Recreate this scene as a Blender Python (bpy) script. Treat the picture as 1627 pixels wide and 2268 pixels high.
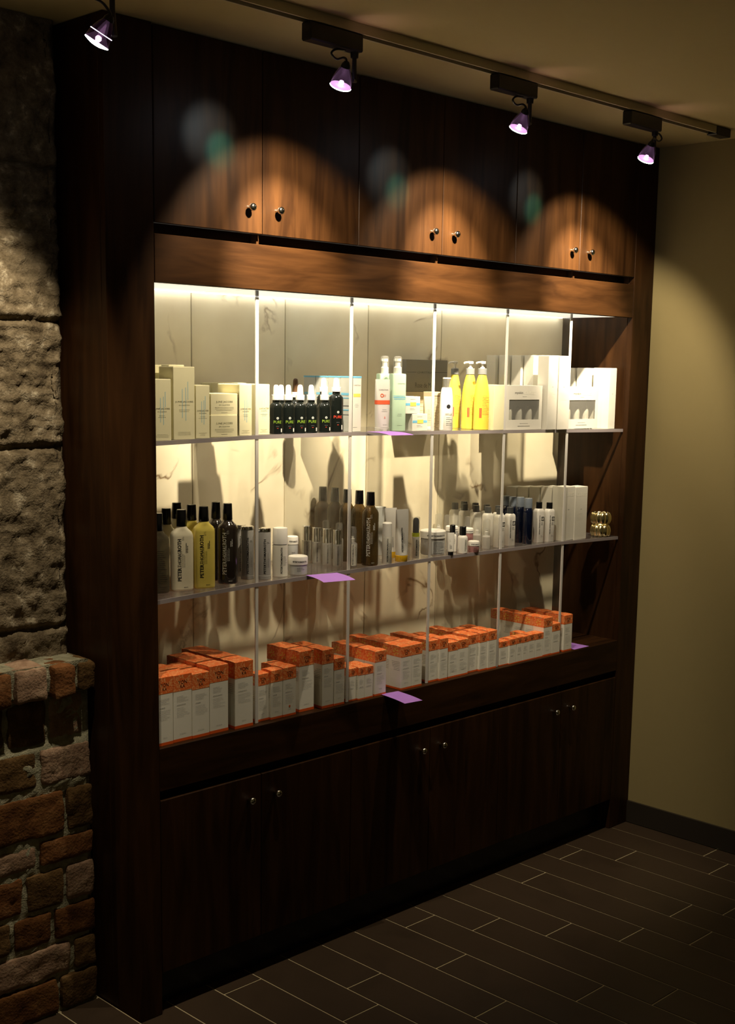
import bpy, math, random
from mathutils import Vector, noise, Matrix
random.seed(7)
# ---------------------------------------------------------------- camera, world, exposure
for o in list(bpy.data.objects): bpy.data.objects.remove(o)
SC = bpy.context.scene
COL = SC.collection
CAM_POS = Vector((-1.68609, -2.57969, 1.66665))
yaw, pitch, roll = 0.80236, -0.15869, 0.01885
ca, sa = math.cos(yaw), math.sin(yaw)
fw = Vector((sa*math.cos(pitch), ca*math.cos(pitch), math.sin(pitch)))
rt = Vector((ca, -sa, 0)); up = rt.cross(fw)
rt, up = rt*math.cos(roll)+up*math.sin(roll), up*math.cos(roll)-rt*math.sin(roll)
cd = bpy.data.cameras.new('camera'); cam = bpy.data.objects.new('camera', cd); COL.objects.link(cam)
cam.matrix_world = Matrix(((rt.x, up.x, -fw.x, CAM_POS.x), (rt.y, up.y, -fw.y, CAM_POS.y), (rt.z, up.z, -fw.z, CAM_POS.z), (0, 0, 0, 1)))
cd.sensor_fit = 'VERTICAL'; cd.sensor_height = 36; cd.sensor_width = 36
cd.lens = 2827.445/2268*36
cd.shift_x = -67.03/2268; cd.shift_y = 139.78/2268
cd.clip_start = .05
SC.camera = cam
SC.view_settings.view_transform = 'Standard'; SC.view_settings.look = 'None'
SC.view_settings.gamma = 1; SC.view_settings.exposure = 0.0
SC.view_settings.use_curve_mapping = False
SC.cycles.transparent_max_bounces = 32     # many clear sheets stand behind each other
W = bpy.data.worlds.new('world'); SC.world = W; W.use_nodes = True
W.node_tree.nodes['Background'].inputs[0].default_value = (1.0, .80, .36, 1)   # warm dim light of the rest of the shop
W.node_tree.nodes['Background'].inputs[1].default_value = 0.036
SPOT_W = 33.0       # wide beam of a track lamp
CORE_W = 150.0       # its hot centre
STRIP_E = 7.0      # light strip inside the niche
WARM = (1.0, .84, .60)

# ---------------------------------------------------------------- helpers
def tag(o, label=None, cat=None, group=None, kind=None):
    if label: o['label'] = label
    if cat: o['category'] = cat
    if group: o['group'] = group
    if kind: o['kind'] = kind
    return o
def empty(name, loc, rz=0, **k):
    o = bpy.data.objects.new(name, None); COL.objects.link(o)
    o.location = loc; o.rotation_euler = (0, 0, rz); o.empty_display_size = .02
    return tag(o, **k)
class MB:
    """collects geometry, builds one mesh object"""
    def __init__(s): s.v = []; s.f = []; s.m = []
    def add(s, v, f, m=0):
        n = len(s.v); s.v += [tuple(q) for q in v]
        s.f += [tuple(i+n for i in q) for q in f]; s.m += [m]*len(f); return s
    def box(s, x0, x1, y0, y1, z0, z1, m=0):
        v = [(x0,y0,z0),(x1,y0,z0),(x1,y1,z0),(x0,y1,z0),(x0,y0,z1),(x1,y0,z1),(x1,y1,z1),(x0,y1,z1)]
        return s.add(v, [(0,3,2,1),(4,5,6,7),(0,1,5,4),(1,2,6,5),(2,3,7,6),(3,0,4,7)], m)
    def cbox(s, x0, x1, y0, y1, z0, z1, m=0, c=.001):
        """box with small chamfers on all edges"""
        c = min(c, (x1-x0)/3, (y1-y0)/3, (z1-z0)/3)
        v = []; idx = {}
        X = (x0, x1); Y = (y0, y1); Z = (z0, z1)
        for i in (0,1):
            for j in (0,1):
                for k in (0,1):
                    sx, sy, sz = (c if i == 0 else -c), (c if j == 0 else -c), (c if k == 0 else -c)
                    idx[i,j,k,0] = len(v); v.append((X[i], Y[j]+sy, Z[k]+sz))
                    idx[i,j,k,1] = len(v); v.append((X[i]+sx, Y[j], Z[k]+sz))
                    idx[i,j,k,2] = len(v); v.append((X[i]+sx, Y[j]+sy, Z[k]))
        f = []
        I = lambda i,j,k,a: idx[i,j,k,a]
        f.append((I(0,0,0,0),I(0,0,1,0),I(0,1,1,0),I(0,1,0,0))); f.append((I(1,0,0,0),I(1,1,0,0),I(1,1,1,0),I(1,0,1,0)))
        f.append((I(0,0,0,1),I(1,0,0,1),I(1,0,1,1),I(0,0,1,1))); f.append((I(0,1,0,1),I(0,1,1,1),I(1,1,1,1),I(1,1,0,1)))
        f.append((I(0,0,0,2),I(0,1,0,2),I(1,1,0,2),I(1,0,0,2))); f.append((I(0,0,1,2),I(1,0,1,2),I(1,1,1,2),I(0,1,1,2)))
        for j in (0,1):
            for k in (0,1): f.append((I(0,j,k,1),I(1,j,k,1),I(1,j,k,2),I(0,j,k,2)))
        for i in (0,1):
            for k in (0,1): f.append((I(i,0,k,0),I(i,1,k,0),I(i,1,k,2),I(i,0,k,2)))
        for i in (0,1):
            for j in (0,1): f.append((I(i,j,0,0),I(i,j,1,0),I(i,j,1,1),I(i,j,0,1)))
        for i in (0,1):
            for j in (0,1):
                for k in (0,1): f.append((I(i,j,k,0),I(i,j,k,1),I(i,j,k,2)))
        return s.add(v, f, m)
    def loft(s, secs, seg=28, n=2.0, m=0, cx=0, cy=0, caps=(True, True)):
        """secs: (z, rx, ry[, n]) rings from bottom to top, superellipse sections"""
        v = []; f = []
        for q in secs:
            z, rx, ry = q[:3]; e = q[3] if len(q) > 3 else n
            for i in range(seg):
                t = 2*math.pi*i/seg; c, d = math.cos(t), math.sin(t)
                v.append((cx+rx*math.copysign(abs(c)**(2/e), c), cy+ry*math.copysign(abs(d)**(2/e), d), z))
        for k in range(len(secs)-1):
            for i in range(seg):
                j = (i+1) % seg
                f.append((k*seg+i, k*seg+j, (k+1)*seg+j, (k+1)*seg+i))
        if caps[0]: f.append(tuple(reversed(range(seg))))
        if caps[1]: f.append(tuple((len(secs)-1)*seg+i for i in range(seg)))
        return s.add(v, f, m)
    def tube(s, pts, r, seg=10, m=0):
        pts = [Vector(p) for p in pts]; v = []; f = []
        for i, p in enumerate(pts):
            d = (pts[min(i+1, len(pts)-1)]-pts[max(i-1, 0)]).normalized()
            a = d.orthogonal().normalized() if i == 0 else (a - d*a.dot(d)).normalized()
            b = d.cross(a)
            for k in range(seg):
                t = 2*math.pi*k/seg; v.append(p+(a*math.cos(t)+b*math.sin(t))*r)
        for i in range(len(pts)-1):
            for k in range(seg):
                j = (k+1) % seg; f.append((i*seg+k, i*seg+j, (i+1)*seg+j, (i+1)*seg+k))
        f.append(tuple(reversed(range(seg)))); f.append(tuple((len(pts)-1)*seg+i for i in range(seg)))
        return s.add(v, f, m)
    def mesh(s, name, mats, smooth=True, ang=35):
        me = bpy.data.meshes.new(name); me.from_pydata(s.v, [], s.f)
        for q in (mats if isinstance(mats, (list, tuple)) else [mats]): me.materials.append(q)
        me.polygons.foreach_set('material_index', s.m)
        if smooth:
            me.polygons.foreach_set('use_smooth', [True]*len(s.f))
            me.set_sharp_from_angle(angle=math.radians(ang))
        me.update(); return me
    def build(s, name, mats, parent=None, smooth=True, ang=35, **k):
        o = bpy.data.objects.new(name, s.mesh(name, mats, smooth, ang)); COL.objects.link(o)
        if parent: o.parent = parent
        return tag(o, **k)
def copy_tree(o, parent=None):
    c = o.copy(); COL.objects.link(c); c.parent = parent
    for ch in list(o.children): copy_tree(ch, c)
    return c

# ---------------------------------------------------------------- materials
def new_mat(name):
    m = bpy.data.materials.new(name); m.use_nodes = True
    nt = m.node_tree; b = nt.nodes['Principled BSDF']; return m, nt, b
def flat(name, col, rough=.5, metal=0, coat=0, sub=0, ior=1.45, spec=.5, var=.06):
    """plain coloured surface with a faint procedural mottling"""
    m, nt, b = new_mat(name)
    b.inputs['Roughness'].default_value = rough; b.inputs['Metallic'].default_value = metal
    b.inputs['Coat Weight'].default_value = coat; b.inputs['Coat Roughness'].default_value = .08
    b.inputs['Specular IOR Level'].default_value = spec; b.inputs['IOR'].default_value = ior
    if sub: b.inputs['Subsurface Weight'].default_value = sub; b.inputs['Subsurface Radius'].default_value = (.01, .008, .005)
    tc = nt.nodes.new('ShaderNodeTexCoord'); n = nt.nodes.new('ShaderNodeTexNoise'); n.inputs['Scale'].default_value = 30
    mx = nt.nodes.new('ShaderNodeMix'); mx.data_type = 'RGBA'
    mx.inputs[6].default_value = (*[c*(1-var) for c in col], 1); mx.inputs[7].default_value = (*[min(1, c*(1+var)) for c in col], 1)
    nt.links.new(tc.outputs['Object'], n.inputs['Vector']); nt.links.new(n.outputs['Fac'], mx.inputs[0])
    nt.links.new(mx.outputs[2], b.inputs['Base Color'])
    return m
def glassy(name, tint, body=0, bodycol=(1, 1, 1), rough=.03, ior=1.45, gmax=1.0):
    """thin clear plastic or glass: see-through with fresnel gloss, body = share of milky or tinted filling"""
    m = bpy.data.materials.new(name); m.use_nodes = True; nt = m.node_tree; nt.nodes.clear()
    out = nt.nodes.new('ShaderNodeOutputMaterial'); tr = nt.nodes.new('ShaderNodeBsdfTransparent')
    tr.inputs[0].default_value = (*tint, 1)
    gl = nt.nodes.new('ShaderNodeBsdfGlossy'); gl.inputs['Roughness'].default_value = rough
    lw = nt.nodes.new('ShaderNodeLayerWeight'); lw.inputs[0].default_value = .5
    pw = nt.nodes.new('ShaderNodeMath'); pw.operation = 'POWER'; pw.inputs[1].default_value = 4.5
    fr = nt.nodes.new('ShaderNodeMath'); fr.operation = 'MULTIPLY_ADD'; fr.inputs[1].default_value = .9*gmax; fr.inputs[2].default_value = .035*gmax
    nt.links.new(lw.outputs['Facing'], pw.inputs[0]); nt.links.new(pw.outputs[0], fr.inputs[0])
    last = tr
    if body:
        df = nt.nodes.new('ShaderNodeBsdfDiffuse'); df.inputs[0].default_value = (*bodycol, 1)
        m0 = nt.nodes.new('ShaderNodeMixShader'); m0.inputs[0].default_value = body
        nt.links.new(tr.outputs[0], m0.inputs[1]); nt.links.new(df.outputs[0], m0.inputs[2]); last = m0
    m1 = nt.nodes.new('ShaderNodeMixShader')
    nt.links.new(fr.outputs[0], m1.inputs[0]); nt.links.new(last.outputs[0], m1.inputs[1]); nt.links.new(gl.outputs[0], m1.inputs[2])
    nt.links.new(m1.outputs[0], out.inputs[0]); return m
def emit(name, col, e):
    m, nt, b = new_mat(name)
    b.inputs['Base Color'].default_value = (.8, .8, .8, 1)
    b.inputs['Emission Color'].default_value = (*col, 1); b.inputs['Emission Strength'].default_value = e
    return m
def ramp(nt, stops):
    r = nt.nodes.new('ShaderNodeValToRGB'); e = r.color_ramp.elements
    e[0].position = stops[0][0]; e[0].color = (*stops[0][1], 1); e[1].position = stops[-1][0]; e[1].color = (*stops[-1][1], 1)
    for p, c in stops[1:-1]:
        q = e.new(p); q.color = (*c, 1)
    return r
def wood(name, horiz=False, c0=(.015, .0058, .0017), c1=(.046, .0188, .0056)):
    m, nt, b = new_mat(name)
    tc = nt.nodes.new('ShaderNodeTexCoord'); mp = nt.nodes.new('ShaderNodeMapping')
    mp.inputs['Scale'].default_value = (1.2, 9, 9) if horiz else (9, 9, 1.0)
    n1 = nt.nodes.new('ShaderNodeTexNoise'); n1.inputs['Scale'].default_value = 2.2; n1.inputs['Detail'].default_value = 7; n1.inputs['Distortion'].default_value = 1.2
    n2 = nt.nodes.new('ShaderNodeTexNoise'); n2.inputs['Scale'].default_value = 14; n2.inputs['Detail'].default_value = 4
    mp2 = nt.nodes.new('ShaderNodeMapping'); mp2.inputs['Scale'].default_value = (1, 14, 14) if horiz else (14, 14, .6)
    r = ramp(nt, [(.3, c0), (.5, tuple((a+b_)/2 for a, b_ in zip(c0, c1))), (.72, c1)])
    mx = nt.nodes.new('ShaderNodeMix'); mx.data_type = 'RGBA'; mx.blend_type = 'MULTIPLY'; mx.inputs[0].default_value = .5
    L = nt.links.new
    L(tc.outputs['Object'], mp.inputs[0]); L(tc.outputs['Object'], mp2.inputs[0]); L(mp.outputs[0], n1.inputs['Vector']); L(mp2.outputs[0], n2.inputs['Vector'])
    L(n1.outputs['Fac'], r.inputs[0]); L(r.outputs[0], mx.inputs[6]); L(n2.outputs['Color'], mx.inputs[7])
    r2 = ramp(nt, [(.3, (.7, .7, .7)), (.7, (1, 1, 1))]); L(n2.outputs['Fac'], r2.inputs[0]); L(r2.outputs[0], mx.inputs[7])
    L(mx.outputs[2], b.inputs['Base Color'])
    b.inputs['Roughness'].default_value = .42; b.inputs['Specular IOR Level'].default_value = .14
    return m
def rocky(name, cols, scale=14, bump=.4, rough=.9, spec=.15):
    m, nt, b = new_mat(name); L = nt.links.new
    tc = nt.nodes.new('ShaderNodeTexCoord')
    n1 = nt.nodes.new('ShaderNodeTexNoise'); n1.inputs['Scale'].default_value = scale; n1.inputs['Detail'].default_value = 8; n1.inputs['Roughness'].default_value = .65
    n2 = nt.nodes.new('ShaderNodeTexNoise'); n2.inputs['Scale'].default_value = scale*7; n2.inputs['Detail'].default_value = 6
    st = [(.28+.44*i/(len(cols)-1), c) for i, c in enumerate(cols)]
    r = ramp(nt, st); bp = nt.nodes.new('ShaderNodeBump'); bp.inputs['Strength'].default_value = bump; bp.inputs['Distance'].default_value = .004
    L(tc.outputs['Object'], n1.inputs['Vector']); L(tc.outputs['Object'], n2.inputs['Vector'])
    L(n1.outputs['Fac'], r.inputs[0]); L(r.outputs[0], b.inputs['Base Color']); L(n2.outputs['Fac'], bp.inputs['Height']); L(bp.outputs[0], b.inputs['Normal'])
    b.inputs['Roughness'].default_value = rough; b.inputs['Specular IOR Level'].default_value = spec
    return m
M = {}
M['wood'] = wood('dark_walnut_vertical'); M['woodh'] = wood('dark_walnut_horizontal', True)
M['knob'] = flat('polished_steel', (.7, .7, .66), .12, 1)
M['ceil'] = flat('ceiling_paint', (.62, .53, .28), .8, spec=.2, var=.02)
M['wall'] = flat('wall_paint', (.31, .25, .115), .75, spec=.2, var=.02)
M['skirt'] = flat('dark_skirting_tile', (.03, .024, .018), .4)
M['grout'] = flat('floor_grout', (.50, .42, .26), .85, spec=.2)
M['tile'] = rocky('brown_plank_tile', [(.036, .023, .013), (.050, .032, .019), (.043, .028, .016)], 5, .05, .42, .4)
M['stone'] = rocky('rough_stone', [(.04, .028, .016), (.12, .092, .055), (.19, .15, .095), (.48, .42, .30)], 26, 1.0)
M['mortar'] = rocky('lime_mortar', [(.16, .15, .10), (.30, .285, .19), (.44, .41, .30)], 40, .8)
M['brick'] = [rocky('brick_'+n, c, 22, .7) for n, c in (('red', [(.065, .024, .007), (.12, .048, .014), (.19, .09, .03)]), ('brown', [(.055, .029, .010), (.10, .055, .019), (.18, .105, .042)]), ('orange', [(.09, .033, .011), (.16, .065, .021), (.24, .12, .05)]), ('pale', [(.16, .11, .07), (.27, .17, .11), (.42, .30, .2)]))]
M['black'] = flat('black_plastic', (.008, .008, .009), .3)
M['capblack'] = flat('glossy_black_cap', (.006, .006, .007), .22, coat=.4)
M['track'] = flat('white_track', (.60, .54, .40), .5)
M['white'] = flat('white_plastic', (.74, .72, .66), .35, sub=.05)
M['capgrey'] = flat('grey_cap', (.05, .055, .06), .35)
M['capbluegrey'] = flat('blue_grey_cap', (.16, .19, .23), .35)
M['cream'] = flat('cream_card', (.82, .77, .50), .6, var=.03)
M['creamink'] = flat('olive_ink', (.16, .16, .10), .6)
M['paleblue'] = flat('pale_blue_ink', (.42, .58, .56), .6)
M['ink'] = flat('black_ink', (.012, .012, .014), .5)
M['greyink'] = flat('grey_ink', (.16, .16, .17), .6)
M['lightink'] = flat('silver_ink', (.62, .62, .58), .5)
M['greenink'] = flat('green_ink', (.22, .36, .03), .5)
M['redink'] = flat('red_ink', (.65, .06, .03), .5)
M['card'] = flat('white_card', (.70, .68, .60), .55, var=.03)
M['cardgrey'] = flat('grey_white_card', (.78, .76, .66), .6, var=.03)
M['boxwhite'] = flat('bright_white_card', (.90, .88, .78), .6, var=.02)
M['orangestripe'] = flat('orange_card', (.80, .12, .015), .55)
M['blue'] = flat('blue_ink_band', (.16, .48, .72), .55)
M['yellowink'] = flat('yellow_ink', (.85, .62, .12), .55)
M['orangeband'] = flat('coral_ink_band', (.80, .13, .05), .5)
M['darkglass'] = flat('black_glass', (.006, .008, .007), .12, coat=.6)
M['navy'] = flat('navy_glass', (.003, .006, .02), .1, coat=.6)
M['mint'] = flat('mint_liquid', (.50, .68, .50), .25, sub=.1, coat=.3)
M['yellow'] = flat('yellow_lotion_bottle', (.72, .57, .07), .25, coat=.4, sub=.05)
M['ptryellow'] = flat('pale_yellow_gel', (.80, .66, .14), .2, coat=.5, sub=.1)
M['ptrcream'] = flat('cream_lotion', (.82, .76, .56), .22, coat=.5, sub=.1)
M['ptrdark'] = flat('dark_brown_gel', (.025, .018, .014), .12, coat=.7)
M['grey'] = flat('frosted_grey', (.34, .33, .31), .35)
M['chrome'] = flat('chrome', (.80, .80, .80), .07, 1)
M['pink'] = flat('pink_cream', (.42, .20, .19), .3, coat=.4)
M['jargrey'] = flat('jar_grey', (.46, .47, .46), .3, coat=.4)
M['amber'] = flat('amber_gel', (.80, .47, .02), .2, coat=.6)
M['lime'] = flat('lime_ring', (.55, .60, .05), .3)
M['gold'] = flat('gold_glaze', (.78, .68, .38), .22, 1)
M['purple'] = flat('lilac_paper', (.42, .20, .70), .7)
M['greybox'] = flat('dark_taupe_card', (.20, .185, .15), .6)
M['tan'] = flat('tan_card', (.55, .46, .30), .6)
M['paleboxside'] = flat('pale_grey_card', (.50, .52, .50), .5)
M['brownrub'] = flat('brown_rubber', (.10, .05, .02), .5)
M['collargrey'] = flat('silver_grey_collar', (.25, .26, .26), .35)
M['diffuser'] = emit('ceiling_diffuser', (1.0, .94, .80), .78)
M['acrylic'] = glassy('clear_acrylic', (.97, .97, .96), .004, (.8, .8, .75), gmax=.8)
M['shelf'] = glassy('acrylic_shelf', (.96, .96, .95), .07, (.75, .72, .74), .08)
M['edge'] = glassy('frosted_acrylic_edge', (.9, .9, .9), .70, (.86, .84, .80), .3)
M['shelfedge'] = glassy('grey_acrylic_edge', (.7, .7, .7), .62, (.42, .37, .38), .3)
M['clear'] = glassy('clear_plastic', (.90, .90, .88), .10, (.8, .8, .76))
M['clearbody'] = glassy('milky_clear_plastic', (.88, .88, .85), .35, (.75, .73, .68))
M['brownglass'] = glassy('brown_gel_bottle', (.46, .36, .20), .30, (.10, .075, .035))
M['cleargel'] = glassy('grey_gel_bottle', (.55, .52, .42), .4, (.20, .17, .11))
M['lampglass'] = glassy('dichroic_reflector', (.10, .05, .09), .5, (.012, .005, .008), .06)
M['lens'] = emit('lamp_lens', (.92, .92, 1.0), 20)
M['capsule'] = emit('bulb_capsule_glow', (.95, .9, 1.0), 90)
M['slot'] = emit('lamp_slot_glow', (.9, .8, 1.0), 6)
M['strip'] = emit('light_strip_diffuser', (1.0, .96, .88), STRIP_E)
def orange_mat():
    m, nt, b = new_mat('orange_floral_card'); L = nt.links.new
    tc = nt.nodes.new('ShaderNodeTexCoord')
    v = nt.nodes.new('ShaderNodeTexVoronoi'); v.inputs['Scale'].default_value = 230; v.feature = 'DISTANCE_TO_EDGE'
    n = nt.nodes.new('ShaderNodeTexNoise'); n.inputs['Scale'].default_value = 55; n.inputs['Detail'].default_value = 3
    n.inputs['Distortion'].default_value = 2.5
    mu = nt.nodes.new('ShaderNodeMath'); mu.operation = 'GREATER_THAN'; mu.inputs[1].default_value = .50
    r = ramp(nt, [(0, (.98, .55, .26)), (.08, (.95, .40, .14)), (.16, (.85, .17, .035))])
    mx = nt.nodes.new('ShaderNodeMix'); mx.data_type = 'RGBA'; mx.inputs[6].default_value = (.85, .17, .035, 1)
    L(tc.outputs['Object'], v.inputs['Vector']); L(tc.outputs['Object'], n.inputs['Vector'])
    L(n.outputs['Fac'], mu.inputs[0]); L(mu.outputs[0], mx.inputs[0]); L(v.outputs['Distance'], r.inputs[0]); L(r.outputs[0], mx.inputs[7])
    L(mx.outputs[2], b.inputs['Base Color']); b.inputs['Roughness'].default_value = .5
    return m
M['orange'] = orange_mat()
def marble_mat():
    m, nt, b = new_mat('veined_marble'); L = nt.links.new
    tc = nt.nodes.new('ShaderNodeTexCoord')
    mp = nt.nodes.new('ShaderNodeMapping'); mp.inputs['Rotation'].default_value = (0, .6, 0)
    n0 = nt.nodes.new('ShaderNodeTexNoise'); n0.inputs['Scale'].default_value = 3.2; n0.inputs['Detail'].default_value = 5; n0.inputs['Distortion'].default_value = .6
    # veins: where the noise crosses one value
    s = nt.nodes.new('ShaderNodeMath'); s.operation = 'SUBTRACT'; s.inputs[1].default_value = .5
    a = nt.nodes.new('ShaderNodeMath'); a.operation = 'ABSOLUTE'
    r = ramp(nt, [(0, (1, 1, 1)), (.006, (.6, .6, .6)), (.018, (0, 0, 0))])
    n1 = nt.nodes.new('ShaderNodeTexNoise'); n1.inputs['Scale'].default_value = 4.5; n1.inputs['Detail'].default_value = 2
    r1 = ramp(nt, [(.54, (0, 0, 0)), (.64, (1, 1, 1))])
    mu = nt.nodes.new('ShaderNodeMath'); mu.operation = 'MULTIPLY'
    n2 = nt.nodes.new('ShaderNodeTexNoise'); n2.inputs['Scale'].default_value = 6; n2.inputs['Detail'].default_value = 3
    base = ramp(nt, [(.3, (.72, .64, .46)), (.7, (.84, .77, .58))])
    mx = nt.nodes.new('ShaderNodeMix'); mx.data_type = 'RGBA'; mx.inputs[7].default_value = (.20, .12, .05, 1)
    L(tc.outputs['Object'], mp.inputs[0]); L(mp.outputs[0], n0.inputs['Vector']); L(mp.outputs[0], n1.inputs['Vector']); L(tc.outputs['Object'], n2.inputs['Vector'])
    L(n0.outputs['Fac'], s.inputs[0]); L(s.outputs[0], a.inputs[0]); L(a.outputs[0], r.inputs[0]); L(n1.outputs['Fac'], r1.inputs[0])
    L(r.outputs[0], mu.inputs[0]); L(r1.outputs[0], mu.inputs[1]); L(mu.outputs[0], mx.inputs[0])
    L(n2.outputs['Fac'], base.inputs[0]); L(base.outputs[0], mx.inputs[6]); L(mx.outputs[2], b.inputs['Base Color'])
    b.inputs['Roughness'].default_value = .3; b.inputs['Specular IOR Level'].default_value = .35
    return m
M['marble'] = marble_mat()

# ---------------------------------------------------------------- setting
XW = 2.256; ZC = 2.45; XL = -1.6; YB = -4.6
MB().box(XL-.1, XW+.1, YB, .5, ZC, ZC+.06).build('ceiling', M['ceil'], smooth=False, kind='structure')
MB().box(XW, XW+.1, YB, .5, 0, ZC).build('wall_right', M['wall'], smooth=False, kind='structure')
MB().box(XL-.1, XW, .38, .5, 0, ZC).build('wall_back', M['wall'], smooth=False, kind='structure')
mb = MB(); mb.box(XW-.010, XW, YB, -.001, .004, .084); mb.build('baseboard_right', M['skirt'], smooth=False, kind='structure')
# floor of plank tiles
fl = MB(); fl.box(XL-.1, XW, YB, .5, -.03, -.002, 0)
JO = {0: -.387, 1: -.486, 2: -.197, 3: -.056, 4: -.583, 5: -.097, 6: -.574, 7: -.40, 8: -.224, 9: -.070, 10: -.316, 11: -.574, 12: -.228, 13: -.35, 14: -.024}
PW, PL, GR = .1315, .636, .0055
for k in range(-1, 30):
    x0 = 2.156-PW*k+GR/2; x1 = x0+PW-GR
    if k == 0 or k == -1: x1 = min(x1, XW-.001)
    if x0 > XW-.01 or x1 < XL: continue
    off = JO.get(k, random.uniform(-.6, 0))
    j = -8
    while True:
        y0 = off+PL*j+GR/2; y1 = y0+PL-GR; j += 1
        if y0 > .45: break
        if y1 < YB: continue
        fl.box(x0, x1, max(y0, YB), min(y1, .48), -.0022, 0, 1)
fl.build('floor', [M['grout'], M['tile']], smooth=False, kind='structure')
# raised tiled slab in front of the brickwork at the left
sl = MB(); sl.box(XL, -.0035, -1.3, .12, .001, .066, 0)
for x0, x1 in ((-.117, -.009), (-.262, -.123), (-.41, -.268), (-.8, -.416)):
    for y0, y1 in ((-.20, .076), (-.75, -.206), (-1.29, -.756)):
        sl.box(x0, x1, y0, y1, .066, .069, 1)
sl.build('trim_1', [M['grout'], M['tile']], smooth=False, kind='structure')

# rough stone wall with brick base, left of the cabinet
def fbm(p, s, o=5): return noise.fractal(Vector(p)*s, .9, 2.1, o, noise_basis='PERLIN_ORIGINAL')
path = [(-.95+.03*i, .165) for i in range(18)]
path += [(-.41+.0045*i, .165) for i in range(86)]
path += [(-.0215, .168), (-.0165, .174), (-.0145, .184), (-.014, .20), (-.014, .26), (-.014, .37)]
JZ = (2.115, 1.768, 1.470, 1.03)
zl = [.93+.0055*i for i in range(277)]
v = []; f = []
for iz, z in enumerate(zl):
    for ip, (x, y) in enumerate(path):
        d = .010*fbm((x, 0, z), 7)+.007*fbm((x+5, 0, z), 26)+.004*abs(fbm((x, 3, z), 60, 3))
        if 1.470 < z < 2.115: d += .007*fbm((x*.6+z*.25, 9, z*1.6), 30)
        for q in JZ:
            w = z-q-.006*fbm((x, q, 0), 9)-.02*(x+.1)*(.1)
            d -= .017*math.exp(-(w/.008)**2)
            if q == 1.768 and 0 < w < .02: d += .004
        d = max(d, -.025)
        if ip < len(path)-4:
            v.append((min(x, -.0135)+(min(0, .012*fbm((0, 0, z), 9)-.004) if x > -.04 else 0), y-d, z))
        else: v.append((-.0135, y, z))
n = len(path)
for a in range(len(zl)-1):
    for b in range(n-1): f.append((a*n+b, a*n+b+1, (a+1)*n+b+1, (a+1)*n+b))
mb = MB(); mb.add(v, f, 0)
wl = mb.build('wall_left', M['stone'], ang=180, kind='structure')
# bricks: rough lumps, one mesh
def rough_block(mb, x0, x1, y0, y1, z0, z1, m, seed, amp=.0045, st=.008):
    nx, nz = max(3, int((x1-x0)/st)), max(3, int((z1-z0)/st)); ny = 5
    def P(x, y, z):
        # round the corners then displace
        r = .010
        c = Vector((x, y, z)); q = Vector((min(max(x, x0+r), x1-r), min(max(y, y0+r), y1-r), min(max(z, z0+r), z1-r)))
        d = c-q
        if d.length > 1e-6: c = q+d.normalized()*min(d.length, r)
        nn = fbm((c.x+seed, c.y, c.z), 14)*amp*1.2+fbm((c.x+seed, c.y, c.z), 70, 3)*amp*.45
        cen = Vector(((x0+x1)/2, (y0+y1)/2, (z0+z1)/2)); dd = (c-cen); dd.x *= .5
        c = c+dd.normalized()*nn
        c.x = min(c.x, -.0035); return c
    def sheet(fn, a, b):
        v = [fn(i/a, j/b) for j in range(b+1) for i in range(a+1)]
        f = [(j*(a+1)+i, j*(a+1)+i+1, (j+1)*(a+1)+i+1, (j+1)*(a+1)+i) for j in range(b) for i in range(a)]
        mb.add(v, f, m)
    L = lambda a, b, t: a+(b-a)*t
    sheet(lambda s, t: P(L(x0, x1, s), y0, L(z0, z1, t)), nx, nz)
    sheet(lambda s, t: P(L(x0, x1, s), L(y0, y1, t), z1), nx, ny)
    sheet(lambda s, t: P(L(x0, x1, s), L(y1, y0, t), z0), nx, ny)
    sheet(lambda s, t: P(x1, L(y0, y1, s), L(z0, z1, t)), ny, nz)
    sheet(lambda s, t: P(x0, L(y1, y0, s), L(z0, z1, t)), ny, nz)
bk = MB(); rnd = random.Random(3)
CZ = [(.074, .160), (.172, .248), (.262, .338), (.354, .444), (.462, .518), (.536, .640), (.662, .748), (.77, .872)]
J0 = [-.12, -.08, -.13, -.095, -.166, -.089, -.157, -.125]
Y0 = [.074, .076, .078, .076, .080, .078, .080, .092]
for r_, (z0, z1) in enumerate(CZ):
    xs = [-.008, J0[r_]]
    while xs[-1] > -.95: xs.append(xs[-1]-rnd.choice((.19, .2, .21, .11)))
    for i in range(len(xs)-1):
        tone = rnd.choice((0, 0, 1, 2, 1, 3)) if r_ != 7 else rnd.choice((1, 3))
        rough_block(bk, xs[i+1]+.004, xs[i]-.004, Y0[r_]+rnd.uniform(-.003, .004), .17, z0-.003+rnd.uniform(-.002, .002), z1+.002+rnd.uniform(-.002, .002), tone, r_*7+i)
xs = [-.004, -.064, -.137, -.232, -.31, -.39, -.47, -.55, -.64, -.74, -.84, -.94]
for i in range(len(xs)-1):
    rough_block(bk, xs[i+1]+.006, xs[i]-.005, .052+rnd.uniform(-.006, .006), .17, .882+rnd.uniform(-.008, .004), .962+rnd.uniform(-.004, .004), (1, 2, 3, 2, 0, 1, 2, 3, 0, 2, 1)[i], 90+i, .005)
bw = bk.build('brickwork', M['brick'], wl, ang=180)
mo = MB(); v = []; f = []
xs = [-.95+.012*i for i in range(78)]; zz = [.066+.008*i for i in range(113)]
for z in zz:
    for x in xs:
        y = .086 + (.012 if z > .76 and z < .875 else 0) - (.018 if z > .885 else 0) - .006*fbm((x, 2, z), 22) - .004*fbm((x, 8, z), 80, 3)
        v.append((min(x, -.014)-.003*abs(fbm((0, 0, z), 30)), y, z))
n = len(xs)
for a in range(len(zz)-1):
    for b in range(n-1): f.append((a*n+b, a*n+b+1, (a+1)*n+b+1, (a+1)*n+b))
mo.add(v, f); v = []
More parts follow.
